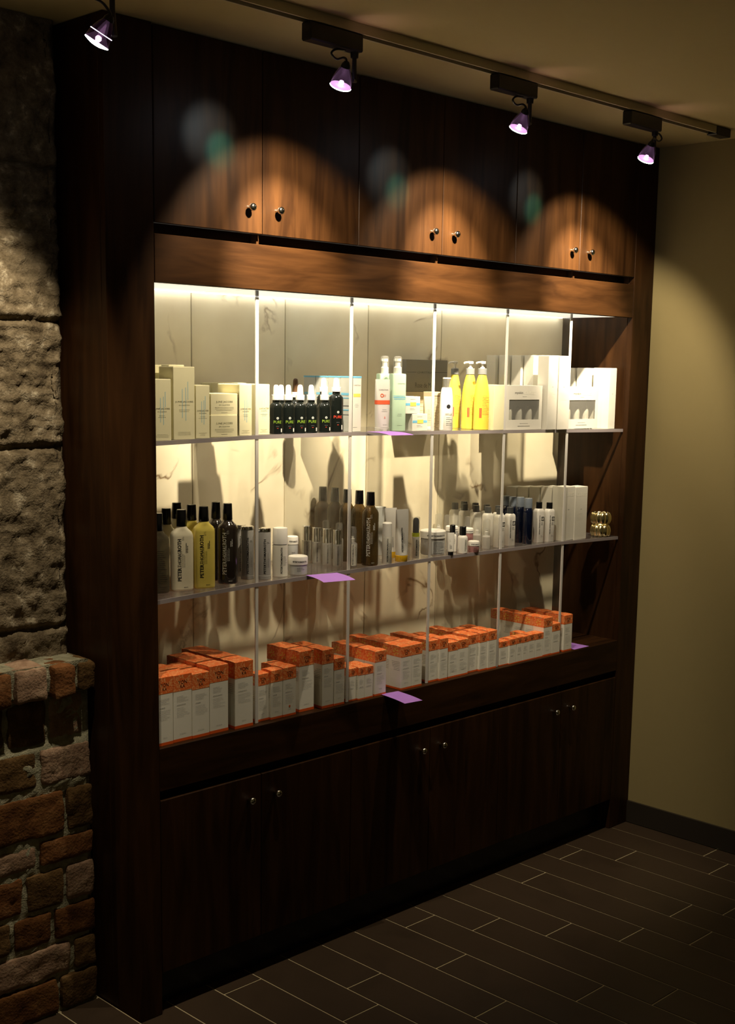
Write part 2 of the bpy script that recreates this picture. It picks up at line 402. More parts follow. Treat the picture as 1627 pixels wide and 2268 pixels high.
# mortar on top of the ledge and down the open end
for j in range(9):
    for x in xs: v.append((min(x, -.014), .070+.0135*j, .958+.004*fbm((x, j*.02, 4), 30)))
mo.add(v, [(a*n+b, a*n+b+1, (a+1)*n+b+1, (a+1)*n+b) for a in range(8) for b in range(n-1)])
mo.box(-.03, -.013, .094, .37, .066, .955)
mo.build('mortar', M['mortar'], wl, ang=180)

# ---------------------------------------------------------------- cabinet
SEAM = [.134, .4645, .802, 1.141, 1.4785, 1.811, 2.136]
DEP = .372; OX, OY = 1.135, .16
def lorig(o):
    v = Vector((0, 0, 0))
    while o is not None: v = v+o.location; o = o.parent
    return v
def cbx(name, x0, x1, y0, y1, z0, z1, m, parent=None, c=.0015, **k):
    """chamfered box given in room coordinates, made a part of parent"""
    q = lorig(parent); mb = MB(); mb.cbox(x0-q.x, x1-q.x, y0-q.y, y1-q.y, z0-q.z, z1-q.z, 0, c)
    return mb.build(name, m, parent, smooth=False, **k)
def post(x0, x1, label):
    t = empty('cabinet_post', ((x0+x1)/2, DEP/2, 0), label=label, cat='cabinet post', group='full height cabinet posts')
    cbx('front_board', x0, x1, 0, .0205, 0.0005, ZC-.001, M['wood'], t); cbx('side_board', x0 if x0 < 1 else x0, x0+.02, .0208, DEP, .0005, ZC-.001, M['wood'], t)
    cbx('side_board', x1-.02, x1, .0208, DEP, .0005, ZC-.001, M['wood'], t)
post(0, .1335, 'full height dark walnut post at the left, next to the stone and brick wall')
post(2.1365, XW-.001, 'full height dark walnut post at the right, against the plain painted wall')
UC = empty('upper_cupboard', (1.135, .18, 1.864), label='dark walnut upper cupboard run with six doors lit by scallops of light', cat='cupboard')
LC = empty('lower_cupboard', (1.135, .18, 0), label='dark walnut lower cupboard run with six doors standing on the tiled floor', cat='cupboard')
BK = empty('marble_backing', (1.135, .307, .716), label='pale veined marble panels forming the back wall of the lit niche', cat='wall panel')
cbx('fascia', .134, 2.136, 0, .022, 1.864, 1.977, M['woodh'], UC)
cbx('light_diffuser', .134, 2.136, .0225, .316, 1.868, 1.878, M['diffuser'], UC, label='softly glowing diffuser panel')
cbx('light_strip', .16, 2.11, .284, .292, 1.8655, 1.8679, M['strip'], UC, c=.0005, label='glowing light strip')
cbx('rail', .134, 2.136, .045, .065, 1.9775, 2.02, M['woodh'], UC)
cbx('cupboard_back', .134, 2.136, .34, .36, 1.88, ZC-.01, M['wood'], UC)
cbx('fascia', .134, 2.136, 0, .022, .603, .7158, M['woodh'], LC)
cbx('base_shelf', .134, 2.136, .0221, .33, .690, .7158, M['woodh'], LC)
cbx('toe_kick', .134, 2.136, .05, .066, .001, .112, M['black'], LC)
cbx('cupboard_back', .134, 2.136, .34, .36, .02, .68, M['wood'], LC)
cbx('cupboard_floor', .134, 2.136, .019, .34, .1125, .128, M['wood'], LC)
cbx('rail', .134, 2.136, .04, .06, .56, .6025, M['wood'], LC)
for i in range(6):
    a, b = SEAM[i]+.0012, SEAM[i+1]-.0012
    for (z0, z1, zk, T) in ((2.002, 2.446, 2.064, UC), (.114, .579, .517, LC)):
        d = cbx('door', a, b, -.001, .018, z0, z1, M['wood'], T); q0 = lorig(T)
        # the pair of doors meets at the odd seams: knobs sit beside it
        kx = (SEAM[i+1]-.046) if i % 2 == 0 else (SEAM[i]+.046)
        kb = MB()
        prof = [(0, .0052), (.008, .0050), (.012, .0078), (.016, .0098), (.020, .0098), (.023, .0080), (.0245, .0045), (.025, .0008)]
        v = []; f = []; S = 20
        for (dd, rr) in prof:
            for q in range(S):
                t = 2*math.pi*q/S; v.append((kx-q0.x+rr*math.cos(t), -.001-dd-q0.y, zk-q0.z+rr*math.sin(t)))
        for p in range(len(prof)-1):
            for q in range(S): f.append((p*S+q, p*S+(q+1) % S, (p+1)*S+(q+1) % S, (p+1)*S+q))
        f.append(tuple((len(prof)-1)*S+q for q in range(S)))
        kb.add(v, f); kb.build('knob', M['knob'], d, ang=60)
for i in (1, 3, 5):
    cbx('partition', SEAM[i]-.004, SEAM[i]+.004, .019, .044, 1.9775, 2.0015, M['wood'], UC, c=.0005)
    cbx('partition', SEAM[i]-.004, SEAM[i]+.004, .019, .039, .5795, .6025, M['wood'], LC, c=.0005)
for i in range(6):
    cbx('back_panel', SEAM[i]+.0012, SEAM[i+1]-.0012, .300, .315, .7162, 1.8675, M['marble'], BK, c=.0008)
cbx('batten', .14, 2.13, .3155, .325, .72, 1.86, M['greybox'], BK)
# acrylic dividers and shelves
def lerp(T, x):
    if x <= T[0][0]: return T[0][1]
    for (a, b), (c, d) in zip(T, T[1:]):
        if x <= c: return b+(d-b)*(x-a)/(c-a)
    return T[-1][1]
S1 = [(.134, 1.485), (.46, 1.4935), (.79, 1.4948), (1.146, 1.491), (1.5, 1.487), (2.136, 1.478)]
S2 = [(.134, 1.091), (.46, 1.102), (.87, 1.104), (1.16, 1.107), (1.48, 1.105), (1.8, 1.103), (2.136, 1.094)]
TH = .0105
for i in range(1, 6):
    x = SEAM[i]; nn = ['first from the left', 'second from the left', 'middle one of five', 'fourth from the left', 'last one at the right'][i-1]
    T = empty('acrylic_divider', (x, .16, .7162), label='upright clear acrylic divider in the lit niche, '+nn, cat='divider', group='clear dividers in the niche')
    cbx('sheet', x-.005, x+.005, .0235, .2985, .7162, 1.8670, M['acrylic'], T, c=.0003)
    cbx('polished_edge', x-.005, x+.005, .0195, .0234, .7162, 1.8635, M['edge'], T, c=.0004)
for T, lab in ((S1, 'long clear acrylic top shelf carrying cream cartons and yellow bottles'), (S2, 'long clear acrylic middle shelf carrying black capped bottles and jars')):
    bays = [.1345]+[x for x in SEAM[1:6]]+[2.1355]
    pts = sorted(set([.1345, 2.1355]+[p[0] for p in T[1:-1]]+[.3, .62, .97, 1.32, 1.65, 1.95]))
    sh = MB(); ed = MB()
    for mbx, y0, y1 in ((sh, .0225, .2985), (ed, .0180, .0224)):
        v = []
        for x in pts:
            z = lerp(T, x)
            v += [(x-OX, y0-OY, z-TH), (x-OX, y1-OY, z-TH), (x-OX, y1-OY, z), (x-OX, y0-OY, z)]
        f = []
        for k in range(len(pts)-1):
            a, b = 4*k, 4*k+4
            for q in range(4): f.append((a+q, b+q, b+(q+1) % 4, a+(q+1) % 4))
        f.append((0, 1, 2, 3)); f.append(tuple(4*(len(pts)-1)+q for q in (3, 2, 1, 0)))
        mbx.add(v, f)
    R_ = empty('acrylic_shelf', (OX, OY, 0), label=lab, cat='shelf', group='acrylic shelves in the niche')
    sh.build('sheet', M['shelf'], R_, smooth=False); ed.build('polished_edge', M['shelfedge'], R_, smooth=False)

# ---------------------------------------------------------------- track lights
trk = empty('lighting_track', (.5, -.343, ZC), label='long straight ceiling lighting track above the cabinet', cat='lighting track')
t = MB(); t.box(-2.0, 1.52, -.017, -.012, -.022, -.0005); t.box(-2.0, 1.52, .012, .017, -.022, -.0005); t.box(-2.0, 1.52, -.012, .012, -.008, -.0005)
t.build('rail', M['track'], trk, smooth=False)
t = MB(); t.box(-2.0, 1.52, -.0118, .0118, -.0105, -.0082); t.build('contact_slot', M['black'], trk, smooth=False)
t = MB(); t.cbox(1.521, 1.605, -.019, .019, -.026, -.0005, 0, .002); t.build('end_cap', M['black'], trk, smooth=False)
def spot(name, parent, loc, d, energy, col, deg, blend, rad=.012):
    l = bpy.data.lights.new(name, 'SPOT'); l.energy = energy; l.color = col; l.spot_size = math.radians(deg); l.spot_blend = blend; l.shadow_soft_size = rad
    o = bpy.data.objects.new(name, l); COL.objects.link(o); o.parent = parent
    o.location = loc; o.rotation_euler = Vector(d).to_track_quat('-Z', 'Y').to_euler(); return o
def track_lamp(sx, bx, bz, d, label, cable_side=-1, teal=None, power=1):
    """sx: arm x, (bx, bz): centre of the lens, d: aim"""
    y = -.343; root = empty('track_spotlight', (sx, y, 2.428), label=label, cat='spotlight', group='track spotlights')
    P = lambda x, yy, z: (x-sx, yy-y, z-2.428)
    d = Vector(d).normalized()
    m = MB(); m.cbox(-.150, .014, -.016, .016, -.040, -.0005, 0, .003); m.build('adapter', M['black'], root)
    c = Vector((bx, y+.004, bz))-d*.004
    m = MB(); m.tube([P(sx, y, 2.391), P(sx, y, 2.350), P(sx+.002, y, 2.325), P(*(c-d*.018+Vector((.030, 0, 0))))], .0055, 10)
    m.loft([(-.052, .009, .009), (-.040, .010, .010)], 14); m.build('arm', M['black'], root)
    m = MB(); s = cable_side; a = Vector((sx-.03 if s < 0 else sx-.004, y, 2.388)); e = c-d*.052
    pts = [a, a+Vector((s*.03, 0, -.004)), a+Vector((s*.042, 0, -.015)), a+Vector((s*.026, 0, -.024)), (a+e)/2+Vector((s*.006, 0, -.003)), e+Vector((0, 0, .008)), e]
    # catmull-rom through the points
    fine = []
    for i in range(len(pts)-1):
        p0, p1, p2, p3 = pts[max(i-1, 0)], pts[i], pts[i+1], pts[min(i+2, len(pts)-1)]
        for k in range(6):
            u = k/6; fine.append(.5*((2*p1)+(p2-p0)*u+(2*p0-5*p1+4*p2-p3)*u*u+(3*p1-p0-3*p2+p3)*u**3))
    fine.append(pts[-1]); m.tube([P(*q) for q in fine], .0026, 8); m.build('cable', M['black'], root)
    q = d.to_track_quat('Z', 'Y').to_matrix()
    def ax(mb): mb.v = [tuple(Vector(P(*c))+q @ Vector(w)) for w in mb.v]; return mb
    m = MB(); m.loft([(-.056, .006, .006), (-.050, .010, .010), (-.044, .011, .011)], 20); ax(m).build('socket', M['black'], root)
    m = MB(); m.loft([(-.044, .0105, .0105), (-.036, .015, .015), (-.026, .0195, .0195), (-.014, .023, .023), (-.002, .0247, .0247), (-.0, .0250, .0250)], 28, caps=(True, False)); ax(m).build('reflector', M['lampglass'], root)
    if not teal:
      m = MB(); m.loft([(-.0180, .0216, .0216), (-.0180, .0226, .0226), (-.0168, .0229, .0229), (-.0168, .0220, .0220)], 28, caps=(False, False)); ax(m).build('glowing_slot', M['slot'], root)
    m = MB(); m.loft([(-.012, .001, .001), (-.011, .0045, .0045), (-.006, .0065, .0065), (-.001, .004, .004)], 14); ax(m).build('bulb_capsule', M['capsule'], root)
    m = MB(); m.loft([(.0003, .0246, .0246), (.0024, .0250, .0250), (.0045, .019, .019), (.0072, .010, .010), (.0078, .002, .002)], 28); ax(m).build('lens', M['lens'], root, label='brightly glowing lens')
    lp = Vector(P(*c))+d*.012
    spot('beam', root, lp, d, SPOT_W*power, WARM, 93 if teal else 87, .42)
    dc = Vector((d.x, d.y, d.z+.19))
    spot('beam_core', root, lp, dc, CORE_W*power, WARM, 50, .8)
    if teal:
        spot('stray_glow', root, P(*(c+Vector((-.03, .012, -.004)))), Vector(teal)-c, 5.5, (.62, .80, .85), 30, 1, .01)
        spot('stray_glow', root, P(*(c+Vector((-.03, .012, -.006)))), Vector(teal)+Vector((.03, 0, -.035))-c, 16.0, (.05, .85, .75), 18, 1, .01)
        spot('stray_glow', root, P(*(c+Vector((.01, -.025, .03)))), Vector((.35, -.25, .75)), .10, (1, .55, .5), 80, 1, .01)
    return root
track_lamp(-.200, -.236, 2.281, (-.30, .44, -.84), 'spotlight aimed at the stone wall, largest and leftmost of the four', power=1.25)
track_lamp(.452, .412, 2.306, (.20, .56, -.80), 'black track spotlight above the second upper door, second from the left', teal=(.33, 0, 2.225))
track_lamp(1.100, 1.058, 2.303, (.17, .57, -.80), 'black track spotlight, third from the left, above the fourth upper door', teal=(.95, 0, 2.195))
track_lamp(1.700, 1.662, 2.302, (.26, .55, -.80), 'rightmost black track spotlight, its cable looping to the right', 1, teal=(1.56, 0, 2.21))
ITEMS=[
('cream','short cream carton cut off by the left post, front of the top shelf','cream cartons on the top shelf',[0.145, 0.1997, 0.03, 1.486, 0.149],{'d': 0.045, 't': 1}),
('cream','tallest cream carton with dark lettering at the left end of the top shelf','cream cartons on the top shelf',[0.2064, 0.2713, 0.03, 1.4877, 0.1781],{'d': 0.06, 't': 1}),
('cream','tall cream carton half hidden behind the tallest one at the top left','cream cartons on the top shelf',[0.2548, 0.3025, 0.115, 1.4888, 0.1813],{'d': 0.05, 't': 0}),
('cream','tall cream carton peeping out at the left post behind the short one','cream cartons on the top shelf',[0.1881, 0.222, 0.1, 1.4869, 0.1822],{'d': 0.05, 't': 0}),
('cream','slim cream carton right of the tallest carton on the top shelf','cream cartons on the top shelf',[0.2746, 0.3177, 0.03, 1.4892, 0.1316],{'d': 0.045, 't': 1}),
('cream','lower of the two squat cream cartons stacked on the top shelf','cream cartons on the top shelf',[0.3213, 0.4075, 0.03, 1.491, 0.0547],{'d': 0.07, 't': 2}),
('cream','upper of the two squat cream cartons stacked on the top shelf','cream cartons on the top shelf',[0.3232, 0.4092, 0.032, 1.4911, 0.1152],{'d': 0.07, 't': 2, 'stack': 1}),
('cream','cream carton behind the squat pair, left one of three','cream cartons on the top shelf',[0.4721, 0.5123, 0.227, 1.4936, 0.1301],{'d': 0.045, 't': 0}),
('cream','cream carton behind the squat pair, middle one of three','cream cartons on the top shelf',[0.4716, 0.5086, 0.173, 1.4936, 0.1311],{'d': 0.045, 't': 0}),
('cream','cream carton behind the squat pair, right one of three','cream cartons on the top shelf',[0.4718, 0.5134, 0.125, 1.4936, 0.1321],{'d': 0.045, 't': 0}),
('cream','slim cream carton just left of the first clear divider on the top shelf','cream cartons on the top shelf',[0.4138, 0.455, 0.03, 1.4928, 0.131],{'d': 0.09, 't': 1}),
('cream','slim cream carton just right of the first clear divider beside dark bottles','cream cartons on the top shelf',[0.4804, 0.5198, 0.035, 1.4937, 0.1304],{'d': 0.09, 't': 1}),
('dropper','small dark glass dropper bottle, leftmost of the front row','dark dropper bottles on the top shelf',[0.5502, 0.045, 0.0181, 1.4939, 0.1303, 0.0898, 0.1029],{'front': 1}),
('dropper','small dark glass dropper bottle, second from left of the front row','dark dropper bottles on the top shelf',[0.5931, 0.045, 0.0182, 1.494, 0.1303, 0.0895, 0.1027],{'front': 1}),
('dropper','small dark glass dropper bottle, third from left of the front row','dark dropper bottles on the top shelf',[0.6352, 0.045, 0.0184, 1.4942, 0.1304, 0.0892, 0.1025],{'front': 1}),
('dropper','small dark glass dropper bottle, fourth from left of the front row','dark dropper bottles on the top shelf',[0.6755, 0.045, 0.0185, 1.4943, 0.1304, 0.0889, 0.1024],{'front': 1}),
('dropper','small dark glass dropper bottle, rightmost of the front row','dark dropper bottles on the top shelf',[0.7249, 0.045, 0.0187, 1.4945, 0.1305, 0.0886, 0.1022],{'front': 1}),
('dropper','small dark dropper bottle behind the leftmost one of the row','dark dropper bottles on the top shelf',[0.6062, 0.09, 0.0185, 1.4941, 0.1294, 0.0881, 0.1015],{'front': 0}),
('dropper','small dark dropper bottle with brown bulb behind the front row','dark dropper bottles on the top shelf',[0.7549, 0.2, 0.0181, 1.4947, 0.1452, 0.0915, 0.1056],{'front': 0, 'brown': 1}),
('dropper','tall dark dropper bottle at the right end of the dropper row','dark dropper bottles on the top shelf',[0.7737, 0.05, 0.0202, 1.4947, 0.1491, 0.1112, 0.123],{'front': 2}),
('dropper','tall dark dropper bottle standing behind the small dropper row','dark dropper bottles on the top shelf',[0.7718, 0.1, 0.0191, 1.4947, 0.1483, 0.1099, 0.1219],{'front': 0}),
('bluebox','tall pale carton with blue stripes, front of the row right of the droppers','blue and white cartons beside the dropper bottles',[0.8222, 0.8567, 0.035, 1.4943, 0.1542],{'d': 0.05, 'dx': 0}),
('bluebox','tall pale carton with blue stripes, second of the row right of the droppers','blue and white cartons beside the dropper bottles',[0.8721, 0.9073, 0.087, 1.4937, 0.1544],{'d': 0.05, 'dx': 1}),
('bluebox','tall pale carton with blue stripes, third of the row right of the droppers','blue and white cartons beside the dropper bottles',[0.922, 0.9579, 0.139, 1.4932, 0.1546],{'d': 0.05, 'dx': 2}),
('bluebox','tall pale carton with blue stripes, rearmost of the row right of the droppers','blue and white cartons beside the dropper bottles',[0.9718, 1.0084, 0.191, 1.4927, 0.1547],{'d': 0.05, 'dx': 3}),
('mist','mint green spray bottle with clear cap beside the red banded tube','mint green spray bottles',[1.0177, 0.05, 0.0247, 1.4924, 0.2161, 0.1654],{'t': 1}),
('mist','mint green spray bottle standing behind the red banded tube','mint green spray bottles',[1.0243, 0.11, 0.024, 1.4923, 0.2172, 0.1647],{'t': 0}),
('tube','white tube with orange red band standing on its cap, top shelf','',[0.9461, 0.04, 0.0247, 1.4931, 0.1486],{'style': 'red'}),
('smallblue','small white carton with blue band stacked on top of another carton','blue and white small cartons',[1.0387, 1.1016, 0.036, 1.4918, 0.101],{'d': 0.05, 't': 1, 'stack': 2}),
('smallblue','small white carton with blue band, lower right of the stacked pair','blue and white small cartons',[1.0673, 1.1326, 0.034, 1.4915, 0.0496],{'d': 0.055, 't': 1}),
('greybox','large dark grey carton standing at the back of the top shelf','',[1.2462, 1.4402, 0.235, 1.4888, 0.2154],{'d': 0.05, 'dzv': 868}),
('tanbox','wide tan carton lying under the large dark grey carton','',[1.2439, 1.4275, 0.23, 1.4889, 0.1128],{'d': 0.06}),
('textbox','narrow beige carton covered in brown print beside white lotion bottle','',[1.2053, 1.2381, 0.08, 1.4901, 0.115],{'d': 0.04}),
('tube','small beige tube beside the small blue banded cartons','',[1.1824, 0.08, 0.0151, 1.4906, 0.101],{'style': 'beige'}),
('lotion','white lotion bottle with clear flip cap before the yellow bottles','',[1.222, 0.04, 0.0219, 1.4901, 0.1593, 0.1295],{}),
('pump','front yellow pump bottle with white nozzle and grey collar','yellow pump bottles',[1.3923, 0.045, 0.0254, 1.4882, 0.2128, 0.1716, 0.1906],{'t': 1}),
('pump','middle yellow pump bottle, second of three','yellow pump bottles',[1.3976, 0.1, 0.0257, 1.4882, 0.2125, 0.1709, 0.19],{'t': 1}),
('pump','rear yellow pump bottle, furthest back of three','yellow pump bottles',[1.4033, 0.17, 0.0231, 1.4881, 0.2121, 0.17, 0.1893],{'t': 1}),
('cream','plain cream carton touching the fourth clear divider, front one','cream cartons right of the yellow pump bottles',[1.4198, 1.4709, 0.018, 1.4876, 0.1404],{'d': 0.04, 't': 0}),
('cream','plain cream carton just behind the front one beside yellow bottles','cream cartons right of the yellow pump bottles',[1.5382, 1.5888, 0.14, 1.4861, 0.14],{'d': 0.05, 't': 0}),
('window','white window carton holding three vials, left of the two tall white boxes','white window display cartons',[1.4957, 1.6799, 0.03, 1.4858, 0.1413],{'d': 0.05}),
('window','white window carton holding vials, at the last clear divider','white window display cartons',[1.82, 2.0058, 0.038, 1.4812, 0.1412],{'d': 0.05}),
('white','tall white carton beside the left window carton, front left one','tall white cartons on the top shelf',[1.6875, 1.7386, 0.013, 1.484, 0.2405],{'d': 0.045, 't': 1}),
('white','tall white carton touching the last clear divider on its left side','tall white cartons on the top shelf',[1.7448, 1.8019, 0.013, 1.4831, 0.2412],{'d': 0.045, 't': 1}),
('white','tall white carton of the row behind the left window carton, nearest','tall white cartons on the top shelf',[1.717, 1.7831, 0.1, 1.4835, 0.2414],{'d': 0.04, 't': 0}),
('white','tall white carton of the row behind the left window carton, second','tall white cartons on the top shelf',[1.7061, 1.7717, 0.145, 1.4836, 0.2408],{'d': 0.04, 't': 0}),
('white','tall white carton of the row behind the left window carton, third','tall white cartons on the top shelf',[1.6943, 1.7596, 0.19, 1.4838, 0.2402],{'d': 0.04, 't': 0}),
('white','tall white carton of the row behind the left window carton, rearmost','tall white cartons on the top shelf',[1.6819, 1.7468, 0.235, 1.484, 0.2395],{'d': 0.04, 't': 0}),
('white','white carton at the far right end of the top shelf, front one','tall white cartons on the top shelf',[2.0653, 2.1065, 0.035, 1.4787, 0.21],{'d': 0.07, 't': 1}),
('white','white carton behind the right window carton, right one of two','tall white cartons on the top shelf',[2.0585, 2.1296, 0.122, 1.4786, 0.2092],{'d': 0.05, 't': 0}),
('white','white carton behind the right window carton, left one of two','tall white cartons on the top shelf',[2.0517, 2.1306, 0.178, 1.4786, 0.2085],{'d': 0.05, 't': 0}),
('ptr','clear grey bottle with black cap cut off by the left post','large black capped bottles at left of the middle shelf',[0.2089, 0.105, 0.0282, 1.0935, 0.2049, 0.161],{'col': 'clear', 'rz': -0.35, 't': 1}),
('ptr','front cream coloured bottle with black cap and vertical black lettering','large black capped bottles at left of the middle shelf',[0.2716, 0.0896, 0.0291, 1.0956, 0.2094, 0.1674],{'col': 'cream', 'rz': -0.35, 't': 1}),
('ptr','front yellow bottle with black cap and vertical black lettering','large black capped bottles at left of the middle shelf',[0.3283, 0.071, 0.0282, 1.0976, 0.2137, 0.1761],{'col': 'yellow', 'rz': -0.35, 't': 1}),
('ptr','front dark brown bottle with black cap and white vertical lettering','large black capped bottles at left of the middle shelf',[0.4128, 0.0785, 0.0275, 1.1004, 0.2133, 0.1702],{'col': 'dark', 'rz': -0.6, 't': 1}),
('ptr','cream bottle behind the grey one at the left post, second row','large black capped bottles at left of the middle shelf',[0.2785, 0.165, 0.0255, 1.0959, 0.2056, 0.1641],{'col': 'cream', 'rz': -0.35, 't': 0}),
('ptr','cream bottle behind the front cream one, only its black cap showing clearly','large black capped bottles at left of the middle shelf',[0.3446, 0.21, 0.026, 1.0981, 0.2103, 0.1685],{'col': 'cream', 'rz': -0.35, 't': 0}),
('ptr','yellow bottle standing behind the front yellow one','large black capped bottles at left of the middle shelf',[0.3371, 0.135, 0.0262, 1.0979, 0.2121, 0.1715],{'col': 'yellow', 'rz': -0.35, 't': 0}),
('ptr','dark brown bottle standing behind the front dark one','large black capped bottles at left of the middle shelf',[0.4215, 0.14, 0.0267, 1.1007, 0.2103, 0.1671],{'col': 'dark', 'rz': -0.6, 't': 0}),
('ptr','tall transparent brown bottle with black cap, front one of five','tall brown bottles in a receding row',[0.9114, 0.0464, 0.0246, 1.1044, 0.2148, 0.1766],{'col': 'brown', 'rz': -0.6, 't': 1}),
('ptr','tall transparent brown bottle with black cap, second of five','tall brown bottles in a receding row',[0.9161, 0.098, 0.0248, 1.1045, 0.2152, 0.1758],{'col': 'brown', 'rz': -0.6, 't': 0}),
('ptr','tall transparent brown bottle with black cap, third of five','tall brown bottles in a receding row',[0.92, 0.153, 0.0251, 1.1045, 0.2138, 0.1749],{'col': 'brown', 'rz': -0.6, 't': 0}),
('ptr','tall transparent brown bottle with black cap, fourth of five','tall brown bottles in a receding row',[0.9242, 0.211, 0.0254, 1.1046, 0.2132, 0.1724],{'col': 'brown', 'rz': -0.6, 't': 0}),
('ptr','tall transparent brown bottle with black cap, rearmost of five','tall brown bottles in a receding row',[0.9252, 0.2664, 0.0256, 1.1046, 0.2127, 0.1701],{'col': 'brown', 'rz': -0.6, 't': 0}),
('frost','frosted grey bottle with silver top, left of the first clear divider','frosted bottles with silver tops',[0.4882, 0.0893, 0.0177, 1.1021, 0.1438, 0.1352],{'t': 1}),
('frost','frosted grey bottle with silver top, right of the first clear divider','frosted bottles with silver tops',[0.5218, 0.0584, 0.0183, 1.1023, 0.1393, 0.1307],{'t': 1}),
('frost','frosted grey bottle peeping out beside the dark brown bottle','frosted bottles with silver tops',[0.5058, 0.14, 0.0155, 1.1022, 0.1412, 0.1325],{'t': 1}),
('foam','white bottle with large matt white cap, lone one beside two jars','',[0.5856, 0.0674, 0.0211, 1.1026, 0.1346, 0.0896],{'t': 1}),
('jar','low white lidded jar, front one of a pair beside the white capped bottle','squat jars at the first divider',[0.6439, 0.0592, 0.0274, 1.1029, 0.0525, 0.0284],{'col': 'grey'}),
('jar','white lidded jar standing behind the low front one','squat jars at the first divider',[0.6763, 0.12, 0.0166, 1.1031, 0.0979, 0.0747],{'col': 'grey'}),
('chrome','slim clear bottle with chrome cap, front right one by the second divider','clear bottles with chrome caps',[0.8229, 0.0908, 0.0137, 1.1038, 0.107, 0.0648],{}),
('chrome','slim clear bottle with chrome cap, third from left','clear bottles with chrome caps',[0.8227, 0.1339, 0.0145, 1.1038, 0.1066, 0.0642],{}),
('chrome','slim clear bottle with chrome cap, second from left','clear bottles with chrome caps',[0.8239, 0.1807, 0.0143, 1.1038, 0.1052, 0.0631],{}),
('chrome','slim clear bottle with chrome cap, leftmost','clear bottles with chrome caps',[0.8228, 0.2238, 0.0141, 1.1038, 0.1058, 0.0627],{}),
('spray','clear capped spray bottle behind the chrome caps, left one','clear sprayers behind the chrome caps',[0.8586, 0.18, 0.0114, 1.1039, 0.1234, 0.0776],{'t': 0}),
('spray','clear capped spray bottle behind the chrome caps, right one','clear sprayers behind the chrome caps',[0.8761, 0.14, 0.0127, 1.1041, 0.1191, 0.0749],{'t': 0}),
('spray','clear capped spray bottle with printed white label beside the front brown bottle','',[0.8523, 0.0574, 0.0137, 1.1039, 0.1171, 0.0724],{'t': 1}),
('greycard','flat grey carton behind the front tall brown bottle','',[1.051, 1.0853, 0.155, 1.106, 0.1491],{'d': 0.03}),
('tube','white tube on yellow base, front one','white and yellow tubes',[1.0339, 0.0358, 0.0222, 1.1057, 0.1553],{'style': 'yellow'}),
('tube','white tube behind the front yellow based one','white and yellow tubes',[1.0606, 0.11, 0.0219, 1.106, 0.1509],{'style': 'yellow'}),
('whitecap','small white cylinder bottle between brown bottle and yellow based tube','',[0.9696, 0.0338, 0.0146, 1.105, 0.1217, 0.0802],{'t': 1}),
('serum','slim bottle with dark pump under clear cap and lime ring','',[1.1064, 0.047, 0.0123, 1.1064, 0.1257, 0.0789],{'t': 1}),
('jar','large white lidded jar crossing behind the third clear divider','',[1.2173, 0.0787, 0.0401, 1.1066, 0.0755, 0.0508],{'col': 'label'}),
('mini','upside down mini white tube on black cap, front of the small jars','',[1.2398, 0.0233, 0.0112, 1.1065, 0.0697],{'style': 'blackbase'}),
('small','small white bottle with black cap behind the upside down mini tube','small white black capped bottles',[1.3045, 0.075, 0.0136, 1.1061, 0.0849, 0.0569],{'t': 0}),
('small','small white bottle with black cap beside the tiny pink jar','small white black capped bottles',[1.3057, 0.0329, 0.0159, 1.1061, 0.084, 0.0569],{'t': 1}),
('jar','tiny pink jar with white lid, front one','pink jars',[1.3565, 0.0305, 0.0186, 1.1058, 0.0354, 0.0197],{'col': 'pink'}),
('jar','tiny pink jar with white lid behind the black capped bottle','pink jars',[1.4055, 0.1, 0.0197, 1.1055, 0.0663, 0.0501],{'col': 'pink'}),
('jar','white jar with printed lid rim behind the mini tube','',[1.352, 0.12, 0.0203, 1.1058, 0.0745, 0.0577],{'col': 'grey'}),
('spray','clear capped sprayer, front one of the row beside the white bottles','clear capped sprayers in a receding row',[1.4556, 0.0624, 0.0143, 1.1052, 0.0951, 0.0436],{'t': 0}),
('spray','clear capped sprayer, second of the row beside the white bottles','clear capped sprayers in a receding row',[1.4557, 0.103, 0.0144, 1.1052, 0.0965, 0.0446],{'t': 0}),
('spray','clear capped sprayer, third of the row beside the white bottles','clear capped sprayers in a receding row',[1.4557, 0.144, 0.0145, 1.1052, 0.0971, 0.0449],{'t': 0}),
('spray','clear capped sprayer, fourth of the row beside the white bottles','clear capped sprayers in a receding row',[1.4563, 0.186, 0.0146, 1.1051, 0.0962, 0.0436],{'t': 0}),
('spray','clear capped sprayer, fifth of the row beside the white bottles','clear capped sprayers in a receding row',[1.4563, 0.232, 0.0147, 1.1051, 0.0935, 0.0405],{'t': 0}),
('spray','clear capped sprayer, rearmost of the row beside the white bottles','clear capped sprayers in a receding row',[1.4534, 0.27, 0.0148, 1.1052, 0.0939, 0.0407],{'t': 0}),
('square','white square bottle with grey cap, front of the left row','white bottles with grey caps',[1.5099, 0.0549, 0.0177, 1.1048, 0.1285, 0.1078],{'cap': 'grey', 't': 1}),
('square','white square bottle with grey cap, second of the left row','white bottles with grey caps',[1.5105, 0.105, 0.0178, 1.1048, 0.1285, 0.1077],{'cap': 'grey', 't': 0}),
('square','white square bottle with grey cap, middle of the left row','white bottles with grey caps',[1.5101, 0.156, 0.018, 1.1048, 0.1279, 0.1068],{'cap': 'grey', 't': 0}),
('square','white square bottle with grey cap, fourth of the left row','white bottles with grey caps',[1.5106, 0.207, 0.0181, 1.1048, 0.1287, 0.1075],{'cap': 'grey', 't': 0}),
('square','white square bottle with grey cap, rearmost of the left row','white bottles with grey caps',[1.5102, 0.249, 0.0182, 1.1048, 0.1288, 0.1074],{'cap': 'grey', 't': 0}),
('square','white square bottle with grey cap, front of the right row','white bottles with grey caps',[1.5738, 0.0634, 0.0179, 1.1044, 0.1271, 0.1062],{'cap': 'grey', 't': 1}),
